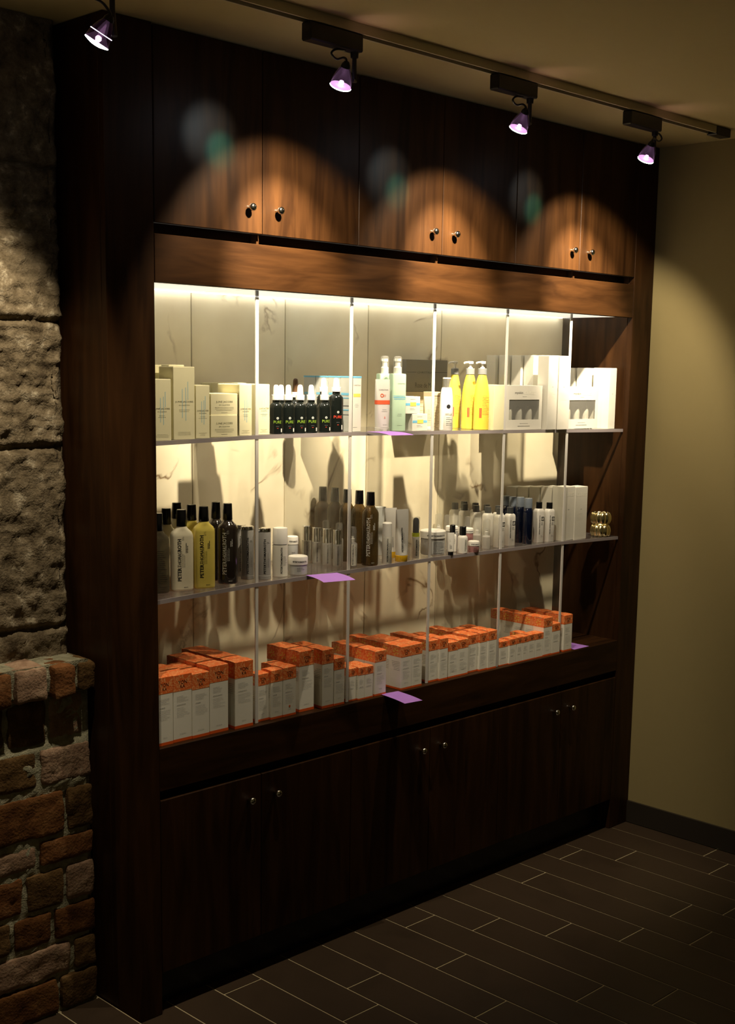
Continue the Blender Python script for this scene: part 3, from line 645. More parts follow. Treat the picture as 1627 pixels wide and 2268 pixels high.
('square','white square bottle with grey cap, second of the right row','white bottles with grey caps',[1.5742, 0.114, 0.018, 1.1044, 0.1272, 0.1061],{'cap': 'grey', 't': 0}),
('square','white square bottle with grey cap, middle of the right row','white bottles with grey caps',[1.5741, 0.164, 0.0182, 1.1044, 0.1274, 0.1061],{'cap': 'grey', 't': 0}),
('square','white square bottle with grey cap, fourth of the right row','white bottles with grey caps',[1.5742, 0.214, 0.0183, 1.1044, 0.1277, 0.1062],{'cap': 'grey', 't': 0}),
('square','white square bottle with grey cap, rearmost of the right row','white bottles with grey caps',[1.5745, 0.265, 0.0185, 1.1044, 0.1282, 0.1066],{'cap': 'grey', 't': 0}),
('navy','dark navy bottle with grey cap, front of four','dark navy bottles with grey caps',[1.6591, 0.0556, 0.0173, 1.1039, 0.1521, 0.1203],{}),
('navy','dark navy bottle with grey cap, second of four','dark navy bottles with grey caps',[1.6632, 0.0926, 0.0175, 1.1039, 0.1529, 0.1209],{}),
('navy','dark navy bottle with grey cap, third of four','dark navy bottles with grey caps',[1.6693, 0.1296, 0.0176, 1.1038, 0.1511, 0.1189],{}),
('navy','dark navy bottle with grey cap, rearmost of four','dark navy bottles with grey caps',[1.6783, 0.1666, 0.0177, 1.1038, 0.1507, 0.1183],{}),
('square','white square bottle with black cap beside the navy bottles','white bottles with black caps',[1.7233, 0.0602, 0.0175, 1.1035, 0.1364, 0.1143],{'cap': 'black', 't': 1}),
('square','white square bottle with black cap against the white cartons','white bottles with black caps',[1.7678, 0.0502, 0.0177, 1.1032, 0.133, 0.1119],{'cap': 'black', 't': 1}),
('white','white carton on the middle shelf, front of the left column','tall white cartons on the middle shelf',[1.8188, 1.8847, 0.032, 1.1016, 0.1834],{'d': 0.046, 't': 2, 'ref': 0}),
('white','white carton on the middle shelf, front of the right column','tall white cartons on the middle shelf',[1.8858, 1.9559, 0.03, 1.0998, 0.1819],{'d': 0.046, 't': 2, 'ref': 0}),
('white','white carton on the middle shelf, second of the left column','tall white cartons on the middle shelf',[1.8194, 1.885, 0.083, 1.1016, 0.1795],{'d': 0.046, 't': 0, 'ref': 1}),
('white','white carton on the middle shelf, second of the right column','tall white cartons on the middle shelf',[1.8836, 1.9533, 0.079, 1.0998, 0.1781],{'d': 0.046, 't': 0, 'ref': 1}),
('white','white carton on the middle shelf, middle of the left column','tall white cartons on the middle shelf',[1.8198, 1.8852, 0.134, 1.1016, 0.1756],{'d': 0.046, 't': 0, 'ref': 2}),
('white','white carton on the middle shelf, middle of the right column','tall white cartons on the middle shelf',[1.8812, 1.9507, 0.128, 1.0999, 0.1745],{'d': 0.046, 't': 0, 'ref': 2}),
('white','white carton on the middle shelf, fourth of the left column','tall white cartons on the middle shelf',[1.8191, 1.8844, 0.185, 1.1016, 0.1717],{'d': 0.046, 't': 0, 'ref': 3}),
('white','white carton on the middle shelf, rearmost of the left column','tall white cartons on the middle shelf',[1.8199, 1.885, 0.238, 1.1016, 0.1676],{'d': 0.046, 't': 0, 'ref': 4}),
('gold','upper of two stacked gold beaded rings at the right end','gold beaded rings',[2.0737, 0.055, 0.0404, 1.0957, 0.0924],{'stack': 1}),
('gold','lower of two stacked gold beaded rings at the right end','gold beaded rings',[2.0771, 0.055, 0.0405, 1.0956, 0.0469],{}),
('orange','orange topped white box, front one of the column at the left post','orange topped boxes on the bottom shelf',[0.136, 0.1864, 0.0159, 0.716, 0.1783],{'d': 0.046, 'n': 3, 'desc': 'at the left post'}),
('orange','orange topped white box, front one of the column second from the left post','orange topped boxes on the bottom shelf',[0.19, 0.2474, 0.0188, 0.716, 0.1761],{'d': 0.046, 'n': 3, 'desc': 'second from the left post'}),
('orange','orange topped white box, front one of the column third from the left post','orange topped boxes on the bottom shelf',[0.2484, 0.3024, 0.017, 0.716, 0.171],{'d': 0.046, 'n': 3, 'desc': 'third from the left post'}),
('orange','orange topped white box, front one of the column fourth from the left post','orange topped boxes on the bottom shelf',[0.3054, 0.3659, 0.0189, 0.716, 0.1817],{'d': 0.046, 'n': 4, 'desc': 'fourth from the left post'}),
('orange','orange topped white box, front one of the column just left of the first divider','orange topped boxes on the bottom shelf',[0.3831, 0.4447, 0.012, 0.716, 0.182],{'d': 0.046, 'n': 5, 'desc': 'just left of the first divider'}),
('orange','orange topped white box, front one of the column just right of the first divider','orange topped boxes on the bottom shelf',[0.4721, 0.5135, 0.0281, 0.716, 0.1321],{'d': 0.0414, 'n': 1, 'desc': 'just right of the first divider'}),
('orange','orange topped white box, front one of the column second right of the first divider','orange topped boxes on the bottom shelf',[0.5145, 0.5556, 0.0204, 0.716, 0.1375],{'d': 0.0411, 'n': 1, 'desc': 'second right of the first divider'}),
('orange','orange topped white box, front one of the column third right of first divider','orange topped boxes on the bottom shelf',[0.5578, 0.6041, 0.0193, 0.716, 0.1388],{'d': 0.046, 'n': 2, 'desc': 'third right of first divider'}),
('orange','orange topped white box, front one of the column fourth right of the first divider','orange topped boxes on the bottom shelf',[0.6237, 0.678, 0.0266, 0.716, 0.1733],{'d': 0.046, 'n': 3, 'desc': 'fourth right of the first divider'}),
('orange','orange topped white box, front one of the column second left of the second divider','orange topped boxes on the bottom shelf',[0.6956, 0.7393, 0.012, 0.716, 0.17],{'d': 0.0437, 'n': 3, 'desc': 'second left of the second divider'}),
('orange','orange topped white box, front one of the column against the second divider on its left','orange topped boxes on the bottom shelf',[0.742, 0.7829, 0.012, 0.716, 0.1385],{'d': 0.0409, 'n': 2, 'desc': 'against the second divider on its left'}),
('orange','orange topped white box, front one of the column low, just right of the second divider','orange topped boxes on the bottom shelf',[0.8097, 0.8388, 0.02, 0.716, 0.097],{'d': 0.04, 'n': 3, 'desc': 'low, just right of the second divider'}),
('orange','orange topped white box, front one of the column low, second right of the second divider','orange topped boxes on the bottom shelf',[0.8398, 0.8641, 0.012, 0.716, 0.0973],{'d': 0.04, 'n': 3, 'desc': 'low, second right of the second divider'}),
('orange','orange topped white box, front one of the column low, third right of the second divider','orange topped boxes on the bottom shelf',[0.8658, 0.8988, 0.012, 0.716, 0.0961],{'d': 0.04, 'n': 2, 'desc': 'low, third right of the second divider'}),
('orange','orange topped white box, front one of the column left of the first lilac card','orange topped boxes on the bottom shelf',[0.9063, 0.9527, 0.012, 0.716, 0.1353],{'d': 0.046, 'n': 4, 'desc': 'left of the first lilac card'}),
('orange','orange topped white box, front one of the column above the first lilac card','orange topped boxes on the bottom shelf',[1.0166, 1.0627, 0.012, 0.716, 0.1332],{'d': 0.046, 'n': 5, 'desc': 'above the first lilac card'}),
('orange','orange topped white box, front one of the column left of the third divider','orange topped boxes on the bottom shelf',[1.0637, 1.1087, 0.012, 0.716, 0.1336],{'d': 0.045, 'n': 4, 'desc': 'left of the third divider'}),
('orange','orange topped white box, front one of the column just right of the third divider','orange topped boxes on the bottom shelf',[1.1499, 1.1914, 0.022, 0.716, 0.1314],{'d': 0.0415, 'n': 4, 'desc': 'just right of the third divider'}),
('orange','orange topped white box, front one of the column second right of the third divider','orange topped boxes on the bottom shelf',[1.1924, 1.2295, 0.0149, 0.716, 0.1331],{'d': 0.04, 'n': 3, 'desc': 'second right of the third divider'}),
('orange','orange topped white box, front one of the column third right of the third divider','orange topped boxes on the bottom shelf',[1.2369, 1.2797, 0.0176, 0.716, 0.114],{'d': 0.0428, 'n': 3, 'desc': 'third right of the third divider'}),
('orange','orange topped white box, front one of the column fourth right of the third divider','orange topped boxes on the bottom shelf',[1.2807, 1.3289, 0.0171, 0.716, 0.1164],{'d': 0.046, 'n': 2, 'desc': 'fourth right of the third divider'}),
('orange','orange topped white box, front one of the column fifth right of the third divider','orange topped boxes on the bottom shelf',[1.3381, 1.3836, 0.0245, 0.716, 0.1221],{'d': 0.0455, 'n': 4, 'desc': 'fifth right of the third divider'}),
('orange','orange topped white box, front one of the column second left of the fourth divider','orange topped boxes on the bottom shelf',[1.3846, 1.4209, 0.0162, 0.716, 0.1243],{'d': 0.04, 'n': 3, 'desc': 'second left of the fourth divider'}),
('orange','orange topped white box, front one of the column against the fourth divider on its left','orange topped boxes on the bottom shelf',[1.4219, 1.4633, 0.0124, 0.716, 0.1266],{'d': 0.0414, 'n': 3, 'desc': 'against the fourth divider on its left'}),
('orange','orange topped white box, front one of the column low, just right of the fourth divider','orange topped boxes on the bottom shelf',[1.4877, 1.5298, 0.018, 0.716, 0.0817],{'d': 0.0421, 'n': 2, 'desc': 'low, just right of the fourth divider'}),
('orange','orange topped white box, front one of the column low, second right of the fourth divider','orange topped boxes on the bottom shelf',[1.5308, 1.5671, 0.012, 0.716, 0.0852],{'d': 0.04, 'n': 1, 'desc': 'low, second right of the fourth divider'}),
('orange','orange topped white box, front one of the column low, third right of the fourth divider','orange topped boxes on the bottom shelf',[1.5692, 1.5993, 0.012, 0.716, 0.0859],{'d': 0.04, 'n': 1, 'desc': 'low, third right of the fourth divider'}),
('orange','orange topped white box, front one of the column low, fourth right of the fourth divider','orange topped boxes on the bottom shelf',[1.6003, 1.6295, 0.012, 0.716, 0.0848],{'d': 0.04, 'n': 1, 'desc': 'low, fourth right of the fourth divider'}),
('orange','orange topped white box, front one of the column low, fifth right of the fourth divider','orange topped boxes on the bottom shelf',[1.6305, 1.666, 0.012, 0.716, 0.0864],{'d': 0.04, 'n': 2, 'desc': 'low, fifth right of the fourth divider'}),
('orange','orange topped white box, front one of the column low, sixth right of the fourth divider','orange topped boxes on the bottom shelf',[1.6681, 1.7105, 0.012, 0.716, 0.0855],{'d': 0.0424, 'n': 1, 'desc': 'low, sixth right of the fourth divider'}),
('orange','orange topped white box, front one of the column tall, right of the low boxes','orange topped boxes on the bottom shelf',[1.7115, 1.7584, 0.012, 0.716, 0.1327],{'d': 0.046, 'n': 5, 'desc': 'tall, right of the low boxes'}),
('orange','orange topped white box, front one of the column short and second left of the last divider','orange topped boxes on the bottom shelf',[1.7594, 1.8038, 0.012, 0.716, 0.1064],{'d': 0.0444, 'n': 2, 'desc': 'short and second left of the last divider'}),
('orange','orange topped white box, front one of the column at the far right end by the last divider','orange topped boxes on the bottom shelf',[1.8253, 1.8725, 0.012, 0.716, 0.1279],{'d': 0.046, 'n': 4, 'desc': 'at the far right end by the last divider'}),
]

# ---------------------------------------------------------------- lettering
_tc = {}
def glyphs(txt, bold):
    k = (txt, bold)
    if k not in _tc:
        cu = bpy.data.curves.new('t', 'FONT'); cu.body = txt; cu.align_x = 'CENTER'; cu.resolution_u = 2
        if bold: cu.offset = .022
        o = bpy.data.objects.new('t', cu); COL.objects.link(o)
        me = bpy.data.meshes.new_from_object(o.evaluated_get(bpy.context.evaluated_depsgraph_get()))
        vs = [(v.co.x, v.co.y) for v in me.vertices]; fs = [tuple(p.vertices) for p in me.polygons]
        bpy.data.objects.remove(o); bpy.data.curves.remove(cu); bpy.data.meshes.remove(me)
        if not vs: vs = [(0, 0), (0, 0), (0, 0)]; fs = []
        x0, x1 = min(v[0] for v in vs), max(v[0] for v in vs); y0, y1 = min(v[1] for v in vs), max(v[1] for v in vs)
        _tc[k] = ([((a-x0)/max(x1-x0, 1e-6)-.5, (b-y0)/max(y1-y0, 1e-6)-.5) for a, b in vs], fs)
    return _tc[k]
class Ink:
    """marks on the front (-y) of a thing; surf maps (a, z) to a point"""
    def __init__(s, rx, ry, n=None): s.rx, s.ry, s.n = rx, ry, n; s.mb = MB()
    def pt(s, a, z, e=.0003):
        if s.n is None: return (a, -s.ry-e, z)
        u = min(abs(a)/s.rx, .985); return (a, -(s.ry+e)*(1-u**s.n)**(1/s.n)-e*.3, z)
    def text(s, txt, a, z, w, h, vert=False, bold=False, m=0):
        vs, fs = glyphs(txt, bold)
        P = [(s.pt(a-y*h, z+x*w) if vert else s.pt(a+x*w, z+y*h)) for x, y in vs]
        s.mb.add(P, fs, m); return s
    def rect(s, a0, a1, z0, z1, m=0, e=.0003):
        k = 1 if s.n is None else max(1, int((a1-a0)/.003))
        for i in range(k):
            p, q = a0+(a1-a0)*i/k, a0+(a1-a0)*(i+1)/k
            s.mb.add([s.pt(p, z0, e), s.pt(q, z0, e), s.pt(q, z1, e), s.pt(p, z1, e)], [(0, 1, 2, 3)], m)
        return s
    def lines(s, a0, a1, z1, n, step, th=.0007, m=0, seed=1, center=False, vert=False):
        r = random.Random(seed)
        for i in range(n):
            z = z1-step*i; L = (a1-a0)*r.uniform(.5, 1); a = a0+((a1-a0)-L)/2 if center else a0
            end = a+L
            while a < end-.0008:
                w = r.uniform(.0015, .005); w = min(w, end-a)
                if vert: s.rect(z-th/2, z+th/2, a, a+w, m)
                else: s.rect(a, a+w, z-th/2, z+th/2, m)
                a += w+.0009
        return s
    def disc(s, a, z, r, m=0, seg=14, e=.0003, r0=0):
        v = []
        for i in range(seg):
            t = 2*math.pi*i/seg; v.append(s.pt(a+r*math.cos(t), z+r*math.sin(t), e))
        if r0:
            for i in range(seg):
                t = 2*math.pi*i/seg; v.append(s.pt(a+r0*math.cos(t), z+r0*math.sin(t), e))
            s.mb.add(v, [(i, (i+1) % seg, seg+(i+1) % seg, seg+i) for i in range(seg)], m)
        else: s.mb.add(v, [tuple(range(seg))], m)
        return s
    def build(s, parent, mats, name='lettering'): return s.mb.build(name, mats, parent, smooth=False)

def root(name, X, label, cat, group, rz=0, boxy=False):
    if boxy: loc = ((X[0]+X[1])/2, X[2], X[3])
    else: loc = (X[0], X[1], X[3])
    return empty(name, loc, rz, label=label, cat=cat, group=group or None)
def carton(mb, w, d, h, m=0, lid=0, c=.0006):
    """folded card box standing with its front at y=0, the top flap a little bulged"""
    mb.cbox(-w/2, w/2, 0, d, 0, h, m, c)
def k_cream(X, L, G, o):
    r = root('cosmetic_box', X, L, 'box', G, boxy=True); w, h, d = X[1]-X[0], X[4], o['d']
    m = MB()
    z0 = 0
    if o.get('stack') == 1: z0 = .0552; h = .0535; r.location.z += z0
    carton(m, w, d, h); m.build('carton', M['cream'], r, smooth=False)
    m = MB(); m.cbox(-w/2+.0008, w/2-.0008, .0005, d-.001, h, h+.0012, 0, .0005); m.build('lid_flap', M['cream'], r, smooth=False)
    if o['t']:
        i = Ink(w/2, 0)
        if o['t'] == 2:
            i.text('JUNE JACOBS', 0, h*.62, w*.62, .0062).text('SPA COLLECTION', 0, h*.48, w*.4, .003).lines(-w*.36, w*.36, h*.36, 3, .0035, .0006, seed=2, center=True).lines(-w*.2, w*.2, h*.12, 1, .004, center=True)
        else:
            i.text('JUNE JACOBS', 0, h*.52, w*.84, .0052).text('SPA COLLECTION', 0, h*.475, w*.5, .0026).lines(-w*.3, w*.3, h*.41, 2, .004, .0006, seed=int(w*1e4), center=True).lines(-w*.35, w*.35, h*.1, 3, .0032, .0005, seed=5, center=True)
            for a, b, c in ((-.10, .30, .70), (.06, .26, .72), (.16, .55, .80)):
                i.rect(a*w, a*w+.0022, b*h, c*h, 1, .00015)
        i.build(r, [M['creamink'], M['paleblue']])
def k_white(X, L, G, o):
    r = root('cosmetic_box', X, L, 'box', G, boxy=True); w, h, d = X[1]-X[0], X[4], o['d']
    m = MB(); carton(m, w, d, h); m.build('carton', M['card'], r, smooth=False)
    m = MB(); m.cbox(-w/2+.0008, w/2-.0008, .0005, d-.001, h, h+.0012, 0, .0005); m.build('lid_flap', M['card'], r, smooth=False)
    if o['t']:
        i = Ink(w/2, 0)
        if o['t'] == 2: i.text('CURES', 0, h*.86, w*.8, .013, bold=True)
        else: i.text('CURES', 0, h*.90, w*.72, .011, bold=True)
        i.lines(-w*.1, w*.1, h*.58, 1, .004, .0012, m=1, center=True).lines(-w*.36, w*.36, h*.5, 6, .0045, .0006, seed=4).lines(-w*.3, w*.3, h*.1, 3, .004, .0005, seed=8, center=True)
        i.build(r, [M['cardgrey'], M['greyink']])
def k_bluebox(X, L, G, o):
    dx = o['dx']; X = list(X); X[0], X[1] = .8222, .8567
    r = root('cosmetic_box', X, L, 'box', G, boxy=True); w, h, d = X[1]-X[0], X[4], o['d']
    m = MB(); carton(m, w, d, h); m.build('carton', M['paleboxside'], r, smooth=False)
    m = MB(); m.cbox(-w/2-.0004, w/2+.0004, -.0004, d, h-.004, h+.0006, 0, .0003); m.build('blue_rim', M['blue'], r, smooth=False)
    i = Ink(w/2, 0)
    if dx == 0:
        i.rect(-w/2+.001, w/2-.001, .001, h-.005, 1, .0001)
        i.text('CHRISTINA', 0, h*.84, w*.8, .004, m=2).rect(-w*.4, w*.4, h*.63, h*.69, 3).lines(-w*.3, w*.3, h*.5, 3, .004, m=2, center=True).lines(-w*.4, w*.4, h*.08, 1, .004, .0012, m=2)
        i.build(r, [M['blue'], M['card'], M['greyink'], M['yellowink']])
    # stripes on the long left side
    s = MB()
    for z0, z1, mm in ((.66, .70, 0), (.60, .615, 0), (.46, .475, 1), (.38, .40, 0), (.30, .31, 1)):
        s.box(-w/2-.0006, -w/2-.0001, d*.1, d*.92, h*z0, h*z1, mm)
    s.build('side_print', [M['blue'], M['greyink']], r, smooth=False)
def k_smallblue(X, L, G, o):
    r = root('cosmetic_box', X, L, 'box', G, boxy=True); w, h, d = X[1]-X[0], X[4], o['d']
    if o.get('stack') == 2: h = X[4]-.0506; r.location.z += .0504
    m = MB(); carton(m, w, d, h); m.build('carton', M['card'], r, smooth=False)
    i = Ink(w/2, 0); i.rect(-w/2+.001, w/2-.001, h*.48, h*.62, 0).rect(-w*.18, w*.22, h*.44, h*.66, 1, .0005).lines(-w*.2, w*.3, h*.32, 2, .004, m=2).lines(-w*.3, w*.3, h*.84, 1, .004, m=2, center=True)
    i.build(r, [M['blue'], M['yellowink'], M['greyink']])
def k_greybox(X, L, G, o):
    r = root('cosmetic_box', X, L, 'box', G, boxy=True); w, d = X[1]-X[0], o['d']; h = .1000
    r.location.z += .1140
    m = MB(); carton(m, w, d, h); m.build('carton', M['greybox'], r, smooth=False)
    i = Ink(w/2, 0); i.text('CHRISTINA', -.01, h*.60, w*.36, .0065).text('Rose de Mer', -.01, h*.20, w*.46, .016).rect(-w/2+.002, -.05, h*.6, h*.612).rect(.03, w/2-.002, h*.6, h*.612)
    i.build(r, [M['ink']])
def k_tanbox(X, L, G, o):
    r = root('cosmetic_box', X, L, 'box', G, boxy=True); w, h, d = X[1]-X[0], X[4], o['d']
    m = MB(); carton(m, w, d, h); m.build('carton', M['tan'], r, smooth=False)
    i = Ink(w/2, 0); i.lines(-w*.3, w*.4, h*.8, 6, .012, .0012, seed=3); i.build(r, [M['creamink']])
def k_textbox(X, L, G, o):
    r = root('cosmetic_box', X, L, 'box', G, boxy=True); w, h, d = X[1]-X[0], X[4], o['d']
    m = MB(); carton(m, w, d, h); m.build('carton', M['tan'], r, smooth=False)
    i = Ink(w/2, 0); i.rect(-w*.45, w*.45, h*.88, h*.90, 0).lines(-w*.45, w*.42, h*.84, 20, .0048, .0012, seed=3); i.build(r, [M['brownrub']])
def k_greycard(X, L, G, o):
    r = root('cosmetic_box', X, L, 'box', G, boxy=True); w, h, d = X[1]-X[0], X[4], o['d']
    m = MB(); carton(m, w, d, h); m.build('carton', M['paleboxside'], r, smooth=False)
def k_window(X, L, G, o):
    r = root('window_box', X, L, 'box', G, boxy=True); r.location.z += .0018 if X[0] > 1.7 else 0; w, h, d = X[1]-X[0], X[4], o['d']
    m = MB(); a, b, z0, z1 = -w*.42, w*.42, h*.225, h*.68; t = .0012; c = w/2
    m.cbox(-c, -c+t, t, d, 0, h, 0, .0003); m.cbox(c-t, c, t, d, 0, h, 0, .0003); m.cbox(-c+t, c-t, d-t, d, 0, h, 0, .0003)
    m.cbox(-c+t, c-t, t, d-t, 0, t, 0, .0003); m.cbox(-c+t, c-t, t, d-t, h-t, h, 0, .0003)
    m.box(-c, a, 0, t, 0, h); m.box(b, c, 0, t, 0, h); m.box(a, b, 0, t, 0, z0); m.box(a, b, 0, t, z1, h)
    m.build('carton', M['card'], r, smooth=False)
    m = MB(); m.box(-c+t, c-t, .004, d-t-.001, z0-.003, z0-.001); m.build('tray', M['greybox'], r, smooth=False)
    m = MB(); m.box(a-.001, b+.001, t+.0001, t+.0005, z0-.001, z1+.001); m.build('window_film', M['clear'], r, smooth=False)
    for k in range(3):
        x = a+(k+.5)*(b-a)/3+.002; vb = MB()
        vb.loft([(z0-.001, .0115, .0115), (z0+.024, .0115, .0115), (z0+.034, .009, .009), (z0+.041, .0045, .0045), (z0+.0425, .001, .001)], 20, cx=x, cy=d*.5)
        vb.build('vial', [M['white'], M['cardgrey']][k == 0], r)
    i = Ink(w/2, 0); i.text('myskin', -w*.16, h*.83, w*.22, .010, m=0).text('CURES', w*.14, h*.835, w*.30, .011, bold=True, m=1).lines(-w*.1, w*.1, h*.75, 1, .004, center=True, m=2).lines(-w*.2, w*.2, h*.14, 1, .006, .001, center=True, m=2).lines(-w*.3, w*.3, h*.08, 1, .004, .0014, center=True, m=0)
    i.build(r, [M['ink'], M['cardgrey'], M['greyink']])
def k_dropper(X, L, G, o):
    r = root('dropper_bottle', X, L, 'bottle', G, rz=-.45); R, h, c0, c1 = X[2], X[4], X[5], X[6]
    zb = c0-.022
    m = MB(); m.loft([(0, R*.93, R*.93), (.0015, R, R), (zb, R, R), (zb+.006, R*.96, R*.96), (zb+.012, R*.75, R*.75), (zb+.015, R*.55, R*.55), (c0, R*.52, R*.52)], 28); m.build('glass_body', M['darkglass'], r)
    m = MB(); m.loft([(c0, R*.62, R*.62), (c0+.0005, R*.66, R*.66), (c1, R*.66, R*.66), (c1+.0008, R*.60, R*.60)], 24); m.build('collar', M['white'], r)
    m = MB(); m.loft([(c1+.0008, R*.46, R*.46), (c1+.006, R*.47, R*.47), (c1+.010, R*.45, R*.45), (h-.007, R*.40, R*.40), (h-.003, R*.34, R*.34), (h-.0008, R*.22, R*.22), (h, R*.08, R*.08)], 20); m.build('rubber_bulb', M['brownrub'] if o.get('brown') else M['white'], r)
    if o['front']:
        i = Ink(R, R, 2); i.disc(0, zb*.62, .0032, 1).disc(0, zb*.62, .0013, 0, e=.0006)
        i.text('PURE', 0, zb*.47, R*1.15, .0075, m=2 if o['front'] == 1 else 4, bold=False).lines(-R*.4, R*.4, zb*.30, 1, .003, m=3, center=True).rect(-.002, .002, zb*.22, zb*.235, 4).rect(R*.52, R*.72, zb*.08, zb*.22, 1)
        i.build(r, [M['ink'], M['lightink'], M['greenink'], M['greyink'], M['redink']])
def k_mist(X, L, G, o):
    r = root('spray_bottle', X, L, 'bottle', G, rz=-.3); R, h, zb = X[2], X[4], X[5]; R *= .93
    m = MB(); m.loft([(0, R*.96, R*.7), (.001, R, R*.74), (zb-.004, R, R*.74), (zb, R*.96, R*.70), (zb+.001, R*.6, R*.5)], 36, 5); m.build('mint_body', M['mint'], r)
    m = MB(); m.loft([(zb+.001, R*.50, R*.50), (zb+.018, R*.50, R*.50), (zb+.021, R*.36, R*.36), (zb+.034, R*.33, R*.33), (zb+.036, R*.42, R*.42), (zb+.044, R*.42, R*.42)], 24)
    m.box(-R*.5, 0, -.0035, .0035, zb+.037, zb+.043); m.build('pump', M['white'], r)
    m = MB(); m.loft([(zb+.0012, R*.58, R*.58), (h-.010, R*.55, R*.55), (h-.002, R*.5, R*.5), (h, R*.3, R*.3)], 26, caps=(False, True)); m.build('clear_cap', M['clear'], r)
    if o['t']:
        i = Ink(R, R*.74, 5); i.text('CHRISTINA', R*.2, zb*.83, R*1.1, .0035, m=0).rect(-R*.95, R*.95, zb*.58, zb*.595, 1).rect(-R*.9, R*.7, zb*.61, zb*.618, 1).rect(-R*.85, R*.9, zb*.555, zb*.562, 1).lines(-R*.5, R*.5, zb*.3, 2, .005, m=0, center=True).lines(-R*.6, R*.6, zb*.1, 1, .005, m=0, center=True)
        i.build(r, [M['greyink'], M['blue']])
def k_tube(X, L, G, o):
    st = o['style']; r = root('squeeze_tube', X, L, 'tube', G, rz=-.3); R, h = X[2], X[4]; R *= .95
    base = .012 if st != 'yellow' else .019
    sec = []
    for k in range(9):
        t = k/8; sec.append((base+(h-base)*t, R*(.86+.14*t), R*(.80*(1-t)**.75+.035), 2+3*t))
    m = MB(); m.loft(sec, 36); m.build('tube_body', M['white'] if st != 'beige' else M['tan'], r)
    m = MB(); m.loft([(0, R*.9, R*.80), (.001, R*.93, R*.83), (base-.001, R*.93, R*.83), (base, R*.85, R*.75)], 32); m.build('base_cap', {'red': M['white'], 'yellow': M['amber'], 'beige': M['white']}[st], r)
    i = Ink(R*1.0, R*.42, 3)
    yz = []
    if st == 'red':
        # band wraps the tube: follow its section
        b = MB(); zz0, zz1 = h*.52, h*.60; a = []
        for z in (zz0, zz1):
            t = (z-base)/(h-base); a.append((z, R*(.86+.14*t)+.0004, R*(.80*(1-t)**.75+.035)+.0004, 2+3*t))
        b.loft(a, 36, caps=(False, False)); b.build('red_band', M['orangeband'], r)
    def sf(a_, z, e=.0004):
        t = max(0, min(1, (z-base)/(h-base))); rx, ry, n = R*(.86+.14*t), R*(.80*(1-t)**.75+.035), 2+3*t
        u = min(abs(a_)/rx, .98); return (a_, -(ry+e)*(1-u**n)**(1/n)-e, z)
    i.pt = sf
    if st == 'red':
        i.text('CHRISTINA', 0, h*.80, R*1.3, .004, m=0).disc(-R*.25, h*.69, .0055, 1, r0=.0032).lines(-R*.05, R*.55, h*.70, 2, .004, .0012, m=1).lines(-R*.5, R*.5, h*.42, 2, .005, m=0, center=True).text('A', 0, h*.27, .004, .007, bold=True, m=1).lines(-R*.5, R*.5, h*.13, 1, .004, m=0, center=True)
        i.build(r, [M['greyink'], M['orangeband']])
    elif st == 'yellow':
        i.text('PETERTHOMASROTH', -R*.25, h*.42, h*.46, .0055, vert=True, bold=True).lines(h*.22, h*.55, R*.15, 5, .0028, .0006, vert=True, seed=3); 
        i.build(r, [M['ink']])
    else:
        i.lines(-R*.5, R*.5, h*.6, 7, .006, .0008, center=True); i.build(r, [M['greyink']])
def k_lotion(X, L, G, o):
    r = root('lotion_bottle', X, L, 'bottle', G, rz=-.3); R, h, zb = X[2], X[4], X[5]
    m = MB(); m.loft([(0, R*.92, R*.75), (.002, R, R*.8), (zb*.5, R, R*.8), (zb*.8, R*.92, R*.74), (zb*.95, R*.78, R*.62), (zb, R*.66, R*.56)], 32); m.build('lotion_body', M['white'], r)
    m = MB(); m.loft([(zb+.0003, R*.62, R*.56), (h-.004, R*.60, R*.54)], 28, caps=(True, False)); m.build('clear_cap', M['clear'], r)
    m = MB(); m.loft([(h-.0038, R*.60, R*.54), (h, R*.60, R*.54)], 28); m.build('cap_lid', M['white'], r)
    i = Ink(R, R*.8, 2); i.disc(-R*.1, zb*.56, .0065, 0).text('BELLE', 0, zb*.38, R*1.0, .006, m=1).lines(-R*.4, R*.6, zb*.30, 5, .0055, .0011, m=0, seed=4); i.build(r, [M['ink'], M['creamink']])
def k_pump(X, L, G, o):
    r = root('pump_bottle', X, L, 'bottle', G, rz=-.25); R, h, zb, zc = X[2], X[4], X[5], X[6]
    m = MB(); sec = [(0, R*.93, R*.86), (.002, R, R*.92), (zb*.45, R, R*.92)]
    for k in range(1, 9):
        t = k/8; sec.append((zb*(.45+.55*t), R*(1-.52*t**2.2), R*.92*(1-.50*t**2.2)))
    m.loft(sec, 36); m.build('yellow_body', M['yellow'], r)
    m = MB(); m.loft([(zb, R*.50, R*.50), (zb+.001, R*.54, R*.54), (zc-.001, R*.54, R*.54), (zc, R*.48, R*.48)], 26); m.build('collar', M['collargrey'], r)
    m = MB(); m.loft([(zc, R*.28, R*.28), (zc+.004, R*.28, R*.28), (zc+.004, R*.14, R*.14), (h-.008, R*.14, R*.14), (h-.008, R*.38, R*.38), (h-.001, R*.38, R*.38), (h, R*.30, R*.30)], 20)
    m.tube([(0, 0, h-.004), (-.018, -.006, h-.004), (-.030, -.010, h-.006)], .0032, 10); m.build('pump_head', M['white'], r)
    i = Ink(R, R*.92, 2)
    i.lines(-R*.45, R*.55, zb*.62, 13, .0048, .0011, m=0, seed=int(X[1]*100)).rect(-R*.75, -R*.52, zb*.22, zb*.40, 1); i.build(r, [M['orangeband'], M['redink']])
